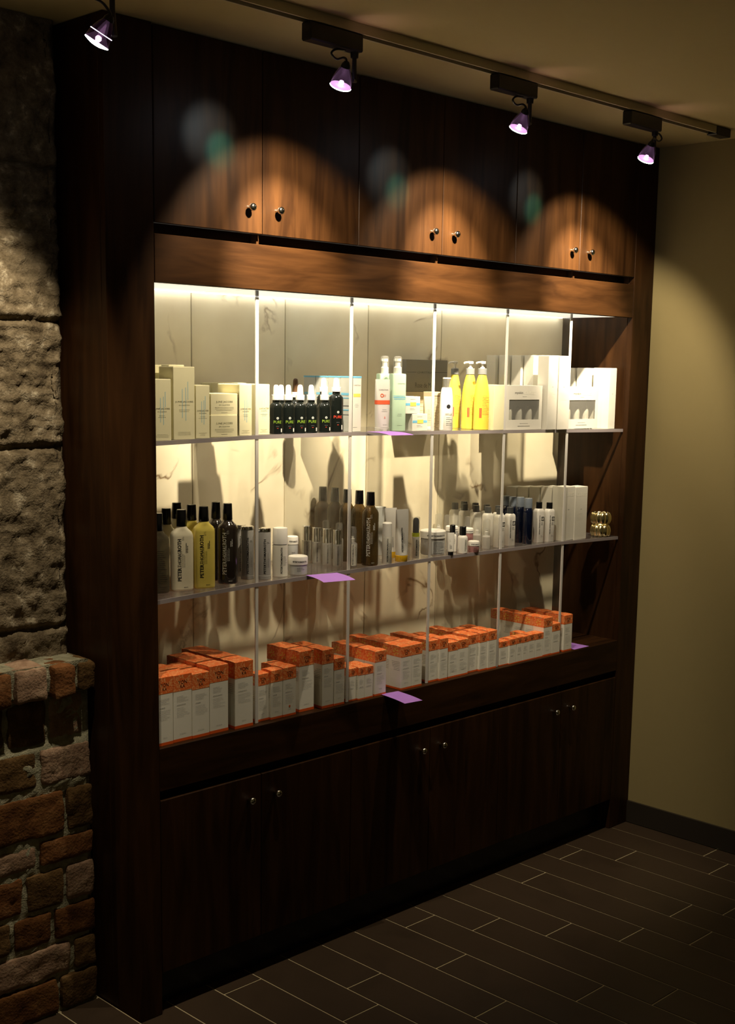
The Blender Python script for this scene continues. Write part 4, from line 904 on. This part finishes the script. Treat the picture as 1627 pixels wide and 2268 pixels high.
def k_ptr(X, L, G, o):
    r = root('toiletry_bottle', X, L, 'bottle', G, rz=o['rz']); R, h, zc = X[2], X[4], X[5]; c = o['col']
    rnd_ = c in ('dark', 'brown'); n = 2.0 if rnd_ else 4.0; ky = 1 if rnd_ else .62
    if not rnd_: R *= .98
    zs = zc-.022; cr = .0130 if not rnd_ else .0124
    m = MB(); m.loft([(0, R*.90, R*.90*ky, n), (.002, R*.97, R*.97*ky, n), (.005, R, R*ky, n), (zs-.006, R, R*ky, n), (zs, R*.97, R*.97*ky, n), (zs+.007, R*.85, R*.85*ky, n), (zs+.013, R*.62, R*.62*ky+(0 if rnd_ else .003), 2.4), (zs+.018, cr*1.05, cr*1.05, 2), (zc, cr*.9, cr*.9, 2)], 40)
    m.build('bottle_body', {'cream': M['ptrcream'], 'yellow': M['ptryellow'], 'dark': M['ptrdark'], 'clear': M['cleargel'], 'brown': M['brownglass']}[c], r)
    m = MB(); m.loft([(zc-.001, cr, cr), (zc, cr*1.04, cr*1.04), (h-.002, cr*.93, cr*.93), (h-.0005, cr*.88, cr*.88), (h, cr*.5, cr*.5)], 28); m.build('cap', M['capblack'], r)
    if o['t']:
        i = Ink(R, R*ky, n); w = h*.56; z = zc*.5
        a = -R*.38
        if c == 'clear':
            i.lines(-R*.6, R*.7, zs*.78, 24, .0052, .0009, seed=5); i.build(r, [M['ink']]); return
        i.text('PETER', a, z-w*.345, w*.30, .0098, vert=True, bold=True).text('THOMAS', a, z-w*.02, w*.34, .0090, vert=True).text('ROTH', a, z+w*.30, w*.27, .0098, vert=True, bold=True)
        i.lines(zs*.90, zs*.98, R*.02, 3, .0022, .0005, vert=True, seed=2)
        i.lines(zs*.68, zs*.86, R*.36, 2, .0034, .0018, vert=True, seed=9).lines(zs*.42, zs*.72, R*.10, 6, .0026, .0006, vert=True, seed=12)
        i.lines(R*.02, R*.6, zs*.06, 1, .003, .0014, seed=3)
        i.build(r, [M['lightink'] if rnd_ else M['ink']])
def k_frost(X, L, G, o):
    r = root('frosted_bottle', X, L, 'bottle', G, rz=-.5); R, h, zc = X[2], X[4], X[5]
    m = MB(); m.loft([(.0, R*.95, R*.95), (.001, R, R), (.010, R, R), (.0105, R*.96, R*.96), (zc-.002, R*.96, R*.96), (zc, R*.9, R*.9)], 32); m.build('frosted_body', M['grey'], r)
    m = MB(); m.loft([(zc, R*.98, R*.98), (h-.002, R*.98, R*.98), (h, R*.9, R*.9)], 32); m.build('silver_cap', M['chrome'], r)
    i = Ink(R*.96, R*.96, 2); i.text('PETERTHOMASROTH', -R*.1, zc*.48, zc*.72, .0062, vert=True, bold=True).lines(R*.25, R*.75, zc*.78, 2, .003, .0008).lines(zc*.25, zc*.6, R*.55, 3, .003, .0006, vert=True); i.build(r, [M['ink']])
def k_foam(X, L, G, o):
    r = root('foam_bottle', X, L, 'bottle', G, rz=-.5); R, h, zc = X[2], X[4], X[5]
    m = MB(); m.loft([(0, R*.95, R*.95), (.001, R*.99, R*.99), (zc-.0025, R*.99, R*.99), (zc-.002, R*.8, R*.8)], 32); m.build('bottle_body', M['cardgrey'], r)
    m = MB(); m.loft([(zc-.002, R*.88, R*.88), (zc, R*.88, R*.88)], 32); m.build('black_ring', M['black'], r)
    m = MB(); m.loft([(zc, R*.99, R*.99), (h-.003, R*.95, R*.95), (h-.001, R*.90, R*.90), (h, R*.7, R*.7)], 32); m.build('cap', M['white'], r)
    i = Ink(R*.99, R*.99, 2); i.text('PETERTHOMASROTH', 0, zc*.5, zc*.80, .0055, vert=True, bold=True).lines(R*.2, R*.8, zc*.62, 8, .0034, .0007); i.build(r, [M['ink']])
def k_jar(X, L, G, o):
    r = root('cosmetic_jar', X, L, 'jar', G, rz=-.5); R, h, zc = X[2], X[4], X[5]; c = o['col']
    m = MB(); m.loft([(0, R*.90, R*.90), (.0015, R*.95, R*.95), (zc-.001, R*.95, R*.95), (zc, R*.85, R*.85)], 40); m.build('jar_body', {'grey': M['jargrey'], 'label': M['grey'], 'pink': M['pink']}[c], r)
    m = MB(); m.loft([(zc, R*.97, R*.97), (zc+.0005, R, R), (h-.004, R, R), (h-.0015, R*.95, R*.95), (h, R*.80, R*.80)], 40); m.build('lid', M['white'], r)
    i = Ink(R, R, 2); i.text('PETERTHOMASROTH', 0, zc+(h-zc)*.38, R*1.4, (h-zc)*.20, bold=True)
    i.build(r, [M['ink']])
    i = Ink(R*.95, R*.95, 2)
    if c == 'label': i.rect(-R*.35, R*.80, zc*.10, zc*.85, 1, .0001).lines(-R*.25, R*.7, zc*.78, 9, .0042, .0014, seed=5)
    else: i.lines(-R*.3, R*.5, zc*.7, 3, .004, .0008, seed=5)
    i.build(r, [M['ink'], M['jargrey']])
def k_chrome(X, L, G, o):
    r = root('serum_bottle', X, L, 'bottle', G, rz=-.5); R, h, zc = X[2], X[4], X[5]
    m = MB(); m.loft([(0, R*.96, R*.96), (.001, R, R), (zc-.001, R, R), (zc, R*.8, R*.8)], 28); m.build('clear_body', M['clearbody'], r)
    m = MB(); m.loft([(.006, R*.62, R*.62), (zc-.004, R*.62, R*.62)], 24); m.build('liquid', M['grey'], r)
    m = MB(); m.loft([(zc, R*.93, R*.93), (h-.001, R*.93, R*.93), (h, R*.86, R*.86)], 28); m.build('chrome_cap', M['chrome'], r)
    i = Ink(R, R, 2); i.text('PETERTHOMASROTH', -R*.1, zc*.5, zc*.85, .0040, vert=True, bold=True).lines(R*.2, R*.75, zc*.8, 6, .0035, .0006); i.build(r, [M['ink']])
def k_spray(X, L, G, o):
    r = root('spray_bottle', X, L, 'bottle', G, rz=-.4); R, h, zc = X[2], X[4], X[5]
    m = MB(); m.loft([(0, R*.96, R*.96), (.001, R, R), (zc-.006, R, R), (zc-.002, R*.8, R*.8), (zc, R*.5, R*.5)], 26); m.build('clear_body', M['clearbody'], r)
    m = MB(); m.loft([(zc, R*.45, R*.45), (zc+.010, R*.45, R*.45), (zc+.012, R*.25, R*.25), (zc+.016, R*.32, R*.32)], 18); m.build('nozzle', M['white'], r)
    m = MB(); m.loft([(zc+.0003, R*.82, R*.82), (h-.006, R*.80, R*.80), (h-.002, R*.68, R*.68), (h, R*.4, R*.4)], 26, caps=(False, True)); m.build('clear_cap', M['clear'], r)
    i = Ink(R, R, 2)
    if o['t']: i.rect(-R*.6, R*.7, zc*.06, zc*.93, 1, .0001).text('PETERTHOMASROTH', -R*.3, zc*.5, zc*.8, .0040, vert=True, bold=True).lines(R*.1, R*.6, zc*.8, 8, .0035, .0006)
    else: i.rect(-R*.25, R*.3, zc*.1, zc*.12).lines(zc*.2, zc*.7, 0, 2, .004, .0008, vert=True)
    i.build(r, [M['greyink'] if not o['t'] else M['ink'], M['cardgrey']])
def k_whitecap(X, L, G, o):
    r = root('airless_bottle', X, L, 'bottle', G, rz=-.5); R, h, zc = X[2], X[4], X[5]
    m = MB(); m.loft([(0, R*.96, R*.96), (.001, R, R), (zc-.0006, R, R), (zc-.0005, R*.93, R*.93)], 28); m.build('bottle_body', M['cardgrey'], r)
    m = MB(); m.loft([(zc-.0005, R*.93, R*.93), (zc, R*.98, R*.98), (h-.003, R*.95, R*.95), (h, R*.8, R*.8)], 28); m.build('cap', M['white'], r)
    i = Ink(R, R, 2); i.text('PETERTHOMASROTH', -R*.15, zc*.5, zc*.85, .0045, vert=True, bold=True).lines(R*.15, R*.7, zc*.75, 9, .0035, .0007); i.build(r, [M['ink']])
def k_serum(X, L, G, o):
    r = root('serum_bottle', X, L, 'bottle', G, rz=-.5); R, h, zc = X[2], X[4], X[5]
    m = MB(); m.loft([(0, R*.96, R*.96), (.001, R, R), (zc-.0126, R, R)], 28); m.build('clear_body', M['cardgrey'], r)
    m = MB(); m.loft([(zc-.0125, R*.95, R*.95), (zc-.001, R*.95, R*.95)], 28); m.build('lime_ring', M['lime'], r)
    m = MB(); m.loft([(zc-.001, R*.78, R*.78), (h-.010, R*.76, R*.76), (h-.004, R*.55, R*.55), (h-.002, R*.2, R*.2)], 24); m.build('pump', M['capgrey'], r)
    m = MB(); m.loft([(zc-.0008, R*.96, R*.96), (h-.001, R*.96, R*.96), (h, R*.9, R*.9)], 28, caps=(False, True)); m.build('clear_cap', M['clear'], r)
    i = Ink(R, R, 2); i.text('PETERTHOMASROTH', -R*.05, zc*.42, zc*.62, .0052, vert=True, bold=True).lines(R*.3, R*.8, zc*.68, 9, .0035, .001); i.build(r, [M['ink']])
def k_mini(X, L, G, o):
    r = root('squeeze_tube', X, L, 'tube', G, rz=-.5); R, h = X[2], X[4]
    m = MB(); m.loft([(0, R*.76, R*.76), (.009, R*.80, R*.80), (.0095, R*.6, R*.6)], 24); m.build('cap', M['capblack'], r)
    m = MB(); m.loft([(.0095, R*.7, R*.7, 2), (.012, R*.92, R*.88, 2), (h*.5, R*.95, R*.62, 2.5), (h*.8, R*.98, R*.3, 3.2), (h, R, R*.07, 5)], 32); m.build('tube_body', M['white'], r)
    i = Ink(R, R*.62, 2.5); i.lines(h*.3, h*.75, -R*.1, 2, .0028, .0012, vert=True); i.pt = lambda a, z, e=.0004: (a, -(R*(.88-.82*max(0, min(1, (z-.012)/(h-.012))))+e)*(1-(min(abs(a)/R, .97))**2.5)**.4-e, z)
    i.mb = MB(); i.lines(h*.3, h*.75, 0, 3, .0024, .0010, vert=True); i.build(r, [M['ink']])
def k_small(X, L, G, o):
    r = root('sample_bottle', X, L, 'bottle', G, rz=-.5); R, h, zc = X[2], X[4], X[5]
    m = MB(); m.loft([(0, R*.92, R*.92), (.0015, R, R), (zc-.010, R, R), (zc-.005, R*.92, R*.92), (zc-.001, R*.68, R*.68), (zc, R*.6, R*.6)], 28); m.build('bottle_body', M['white'], r)
    m = MB(); m.loft([(zc, R*.68, R*.68), (h-.001, R*.66, R*.66), (h, R*.6, R*.6)], 24); m.build('cap', M['capblack'], r)
    i = Ink(R, R, 2)
    if o['t']: i.rect(R*.15, R*.85, zc*.12, zc*.78, 1, .0001).text('PETERTHOMASROTH', R*.25, zc*.45, zc*.6, .0026, vert=True, bold=True).lines(R*.42, R*.8, zc*.7, 9, .0032, .0008)
    else: i.lines(0, R*.6, zc*.7, 5, .0032, .0008)
    i.build(r, [M['ink'], M['cardgrey']])
def k_square(X, L, G, o):
    r = root('square_bottle', X, L, 'bottle', G, rz=-.12); R, h, zc = X[2], X[4], X[5]
    rx, ry = R*.92, R*.78
    m = MB(); m.loft([(0, rx*.95, ry*.95), (.0015, rx, ry), (zc-.012, rx, ry), (zc-.006, rx*.94, ry*.94), (zc-.002, rx*.78, ry*.80), (zc, rx*.62, rx*.62, 2)], 36, 5); m.build('bottle_body', M['white'], r)
    m = MB(); m.loft([(zc, rx*.66, rx*.66), (h-.001, rx*.64, rx*.64), (h, rx*.58, rx*.58)], 26); m.build('cap', M['capgrey'] if o['cap'] == 'grey' else M['capblack'], r)
    if o['t']:
        i = Ink(rx, ry, 5); q = rx*.42; cx, cz = rx*.36, zc*.70
        i.text('SKIN RESEARCH', -rx*.50, zc*.52, zc*.56, .0036, vert=True, bold=True)
        t = .0022
        i.rect(cx-q, cx+q, cz-q, cz-q+t).rect(cx-q, cx+q, cz+q-t, cz+q).rect(cx-q, cx-q+t, cz-q+t, cz+q-t).rect(cx+q-t, cx+q, cz-q+t, cz+q-t).text('R', cx, cz, q*.7, q*.9)
        i.lines(cx-q, cx+q, cz-q-.006, 3, .0038, .0010).lines(cx-q, cx+q*.6, zc*.2, 2, .004, .0007); i.build(r, [M['ink']])
def k_navy(X, L, G, o):
    r = root('toner_bottle', X, L, 'bottle', G, rz=-.4); R, h, zc = X[2], X[4], X[5]
    m = MB(); m.loft([(0, R*.94, R*.94), (.0015, R, R), (zc-.014, R, R), (zc-.006, R*.93, R*.93), (zc-.002, R*.80, R*.80), (zc, R*.74, R*.74)], 32); m.build('navy_body', M['navy'], r)
    m = MB(); m.loft([(zc, R*.78, R*.78), (h-.002, R*.76, R*.76), (h, R*.70, R*.70)], 28); m.build('cap', M['capbluegrey'], r)
def k_gold(X, L, G, o):
    if o.get('stack') and not o.get('tall'): X = list(X); lift = .0442; X[0] = 2.0771
    else: lift = 0
    r = root('beaded_ring', X, L, 'ornament', G, rz=.2*(lift > 0)); r.location.z += lift
    R = X[2]; H = .0438 if not o.get('tall') else X[4]
    m = MB(); NB = 10; seg = 100; sec = []
    v = []; f = []; K = 16
    ro, ri = R*.86, R*.50
    for i in range(seg):
        th = 2*math.pi*i/seg; b = abs(math.cos(NB*th/2))**.8
        for k in range(K):
            ph = 2*math.pi*k/K; rr = (ro+ri)/2+(ro-ri)/2*math.cos(ph)*(1+.55*b*(1 if math.cos(ph) > 0 else .0)); 
            z = H/2+H*.5*math.sin(ph)*(.82+.18*b)
            z = max(0.0, z)
            v.append((rr*math.cos(th), rr*math.sin(th), z))
    for i in range(seg):
        for k in range(K):
            f.append((i*K+k, ((i+1) % seg)*K+k, ((i+1) % seg)*K+(k+1) % K, i*K+(k+1) % K))
    m.add(v, f); m.build('beaded_body', M['gold'], r, ang=180)
_ob = {}
def k_orange(X, L, G, o):
    w, h, d = X[1]-X[0], X[4], o['d']; names = ['front', 'second', 'third', 'fourth', 'fifth', 'sixth']
    rr = random.Random(int(X[0]*1e4))
    def one(k):
        lab = 'orange topped white box, %s in column %s' % (names[k], o['desc'])
        r = empty('cosmetic_box', ((X[0]+X[1])/2, X[2]+k*(d+.001), X[3]), 0, label=lab, cat='box', group=G)
        return r
    r = one(0)
    hb, hs = h*.755, h*.045
    m = MB(); m.cbox(-w/2, w/2, 0, d, 0, h-.001, 0, .0005)
    body = m.build('carton', M['boxwhite'], r, smooth=False)
    m = MB(); e = .0003
    # printed lid with a bulging top flap
    nx, ny = 6, 6; v = []; f = []
    for j in range(ny+1):
        for i in range(nx+1):
            s, t = i/nx, j/ny; v.append((-w/2-e+(w+2*e)*s, -e+(d+2*e)*t, h-.001+.0028*math.sin(math.pi*t)**.6*(.6+.4*math.sin(math.pi*s))))
    for j in range(ny):
        for i in range(nx): f.append((j*(nx+1)+i, j*(nx+1)+i+1, (j+1)*(nx+1)+i+1, (j+1)*(nx+1)+i))
    m.add(v, f)
    x0, x1, y0, y1 = -w/2-e, w/2+e, -e, d+e
    m.add([(x0, y0, hb), (x1, y0, hb), (x1, y1, hb), (x0, y1, hb), (x0, y0, h-.001), (x1, y0, h-.001), (x1, y1, h-.001), (x0, y1, h-.001)], [(0, 1, 5, 4), (1, 2, 6, 5), (2, 3, 7, 6), (3, 0, 4, 7)])
    lid = m.build('orange_lid_band', M['orange'], r, smooth=False)
    m = MB(); m.add([(x0, y0, 0.0002), (x1, y0, 0.0002), (x1, y1, 0.0002), (x0, y1, 0.0002), (x0, y0, hs), (x1, y0, hs), (x1, y1, hs), (x0, y1, hs)], [(0, 1, 5, 4), (1, 2, 6, 5), (2, 3, 7, 6), (3, 0, 4, 7)])
    st = m.build('orange_foot_stripe', M['orangestripe'], r, smooth=False)
    i = Ink(w/2, .0003); sd = int(X[0]*1e4)
    i.text('YON', 0, h*.885, w*.46, .0095, m=0).text('KA', 0, h*.825, w*.24, .0085, m=0)
    i.lines(-w*.32, w*.34, hb-.014, 4, .0042, .0007, m=1, seed=sd).lines(-w*.32, w*.3, hb-.036, 1, .004, .0012, m=1, seed=sd+1)
    if h > .11: i.lines(-w*.32, w*.4, hb-.044, 6, .0046, .0006, m=1, seed=sd+2).lines(-w*.2, w*.2, .020, 1, .003, .0007, m=1, seed=sd+3, center=True)
    if abs(X[0]-.5578) < .01: i.disc(0, h*.20, .003, 2)
    i.build(r, [M['ink'], M['greyink'], M['orangestripe']])
    # flower motif and print on the exposed left side
    s = MB(); r5 = random.Random(sd)
    for q in range(5):
        t = 2*math.pi*q/5; s.add([(-w/2-.0006, d/2+a*math.cos(t+b), h*.87+a*math.sin(t+b)) for a, b in ((.002, 0), (.009, -.3), (.012, 0), (.009, .3))], [(0, 1, 2, 3)], 0)
    for q in range(6):
        z = hb-.016-.005*q; L_ = r5.uniform(.4, .75)*d; s.box(-w/2-.0003, -w/2-.0001, d*.12, d*.12+L_, z, z+.0007, 1)
    s.build('side_print', [M['yellowink'], M['greyink']], r, smooth=False)
    for k in range(1, o['n']):
        q = one(k); q.location.x += rr.uniform(-.0008, .0008)
        for ch in list(r.children):
            if ch.name.startswith('lettering'): continue
            c = ch.copy(); COL.objects.link(c); c.parent = q
for kind, lab, grp, X, o in ITEMS:
    globals()['k_'+kind](X, lab, grp, o)

# ---------------------------------------------------------------- lilac price cards lying over the shelf edges
def paper(x, y, z, w, d, rz, droop, label, tilt=0):
    r = MB(); n = 10; v = []
    for j in range(n+1):
        for i in range(2):
            t = j/n; s = i-.5; yy = -d*t
            over = max(0, (y-yy_edge(y, yy, rz)))
            dd = max(0, t-.35)
            v.append((s*w, yy, .0006-droop*dd*dd*2.2))
    n2 = len(v); v += [(a, b, c+.0004) for a, b, c in v]
    f = []
    for j in range(n):
        a = 2*j; f.append((a, a+2, a+3, a+1)); f.append((n2+a, n2+a+1, n2+a+3, n2+a+2)); f.append((a, n2+a, n2+a+2, a+2)); f.append((a+1, a+3, n2+a+3, n2+a+1))
    f.append((0, 1, n2+1, n2)); f.append((2*n, n2+2*n, n2+2*n+1, 2*n+1))
    r.add(v, f); o = r.build('paper_card', M['purple'], None, label=label, cat='paper card', group='lilac cards on the shelf edges', ang=60)
    o.location = (x, y, z); o.rotation_euler = (tilt, 0, rz); return o
def yy_edge(a, b, c): return a
paper(.968, .0115, .7163, .066, .115, -.13, .004, 'lilac paper card hanging over the bottom shelf edge near the middle')
paper(.690, .0125, lerp(S2, .69)+.0002, .100, .100, -.22, .006, 'lilac paper card sticking out of the middle shelf below the chrome capped bottles')
paper(.905, .0115, lerp(S1, .9)+.0002, .085, .105, -.1, .006, 'lilac paper card curling down from the top shelf below the red banded tube')
paper(1.925, .085, .7163, .085, .080, .0, .0, 'lilac paper card lying right of the last orange topped box')
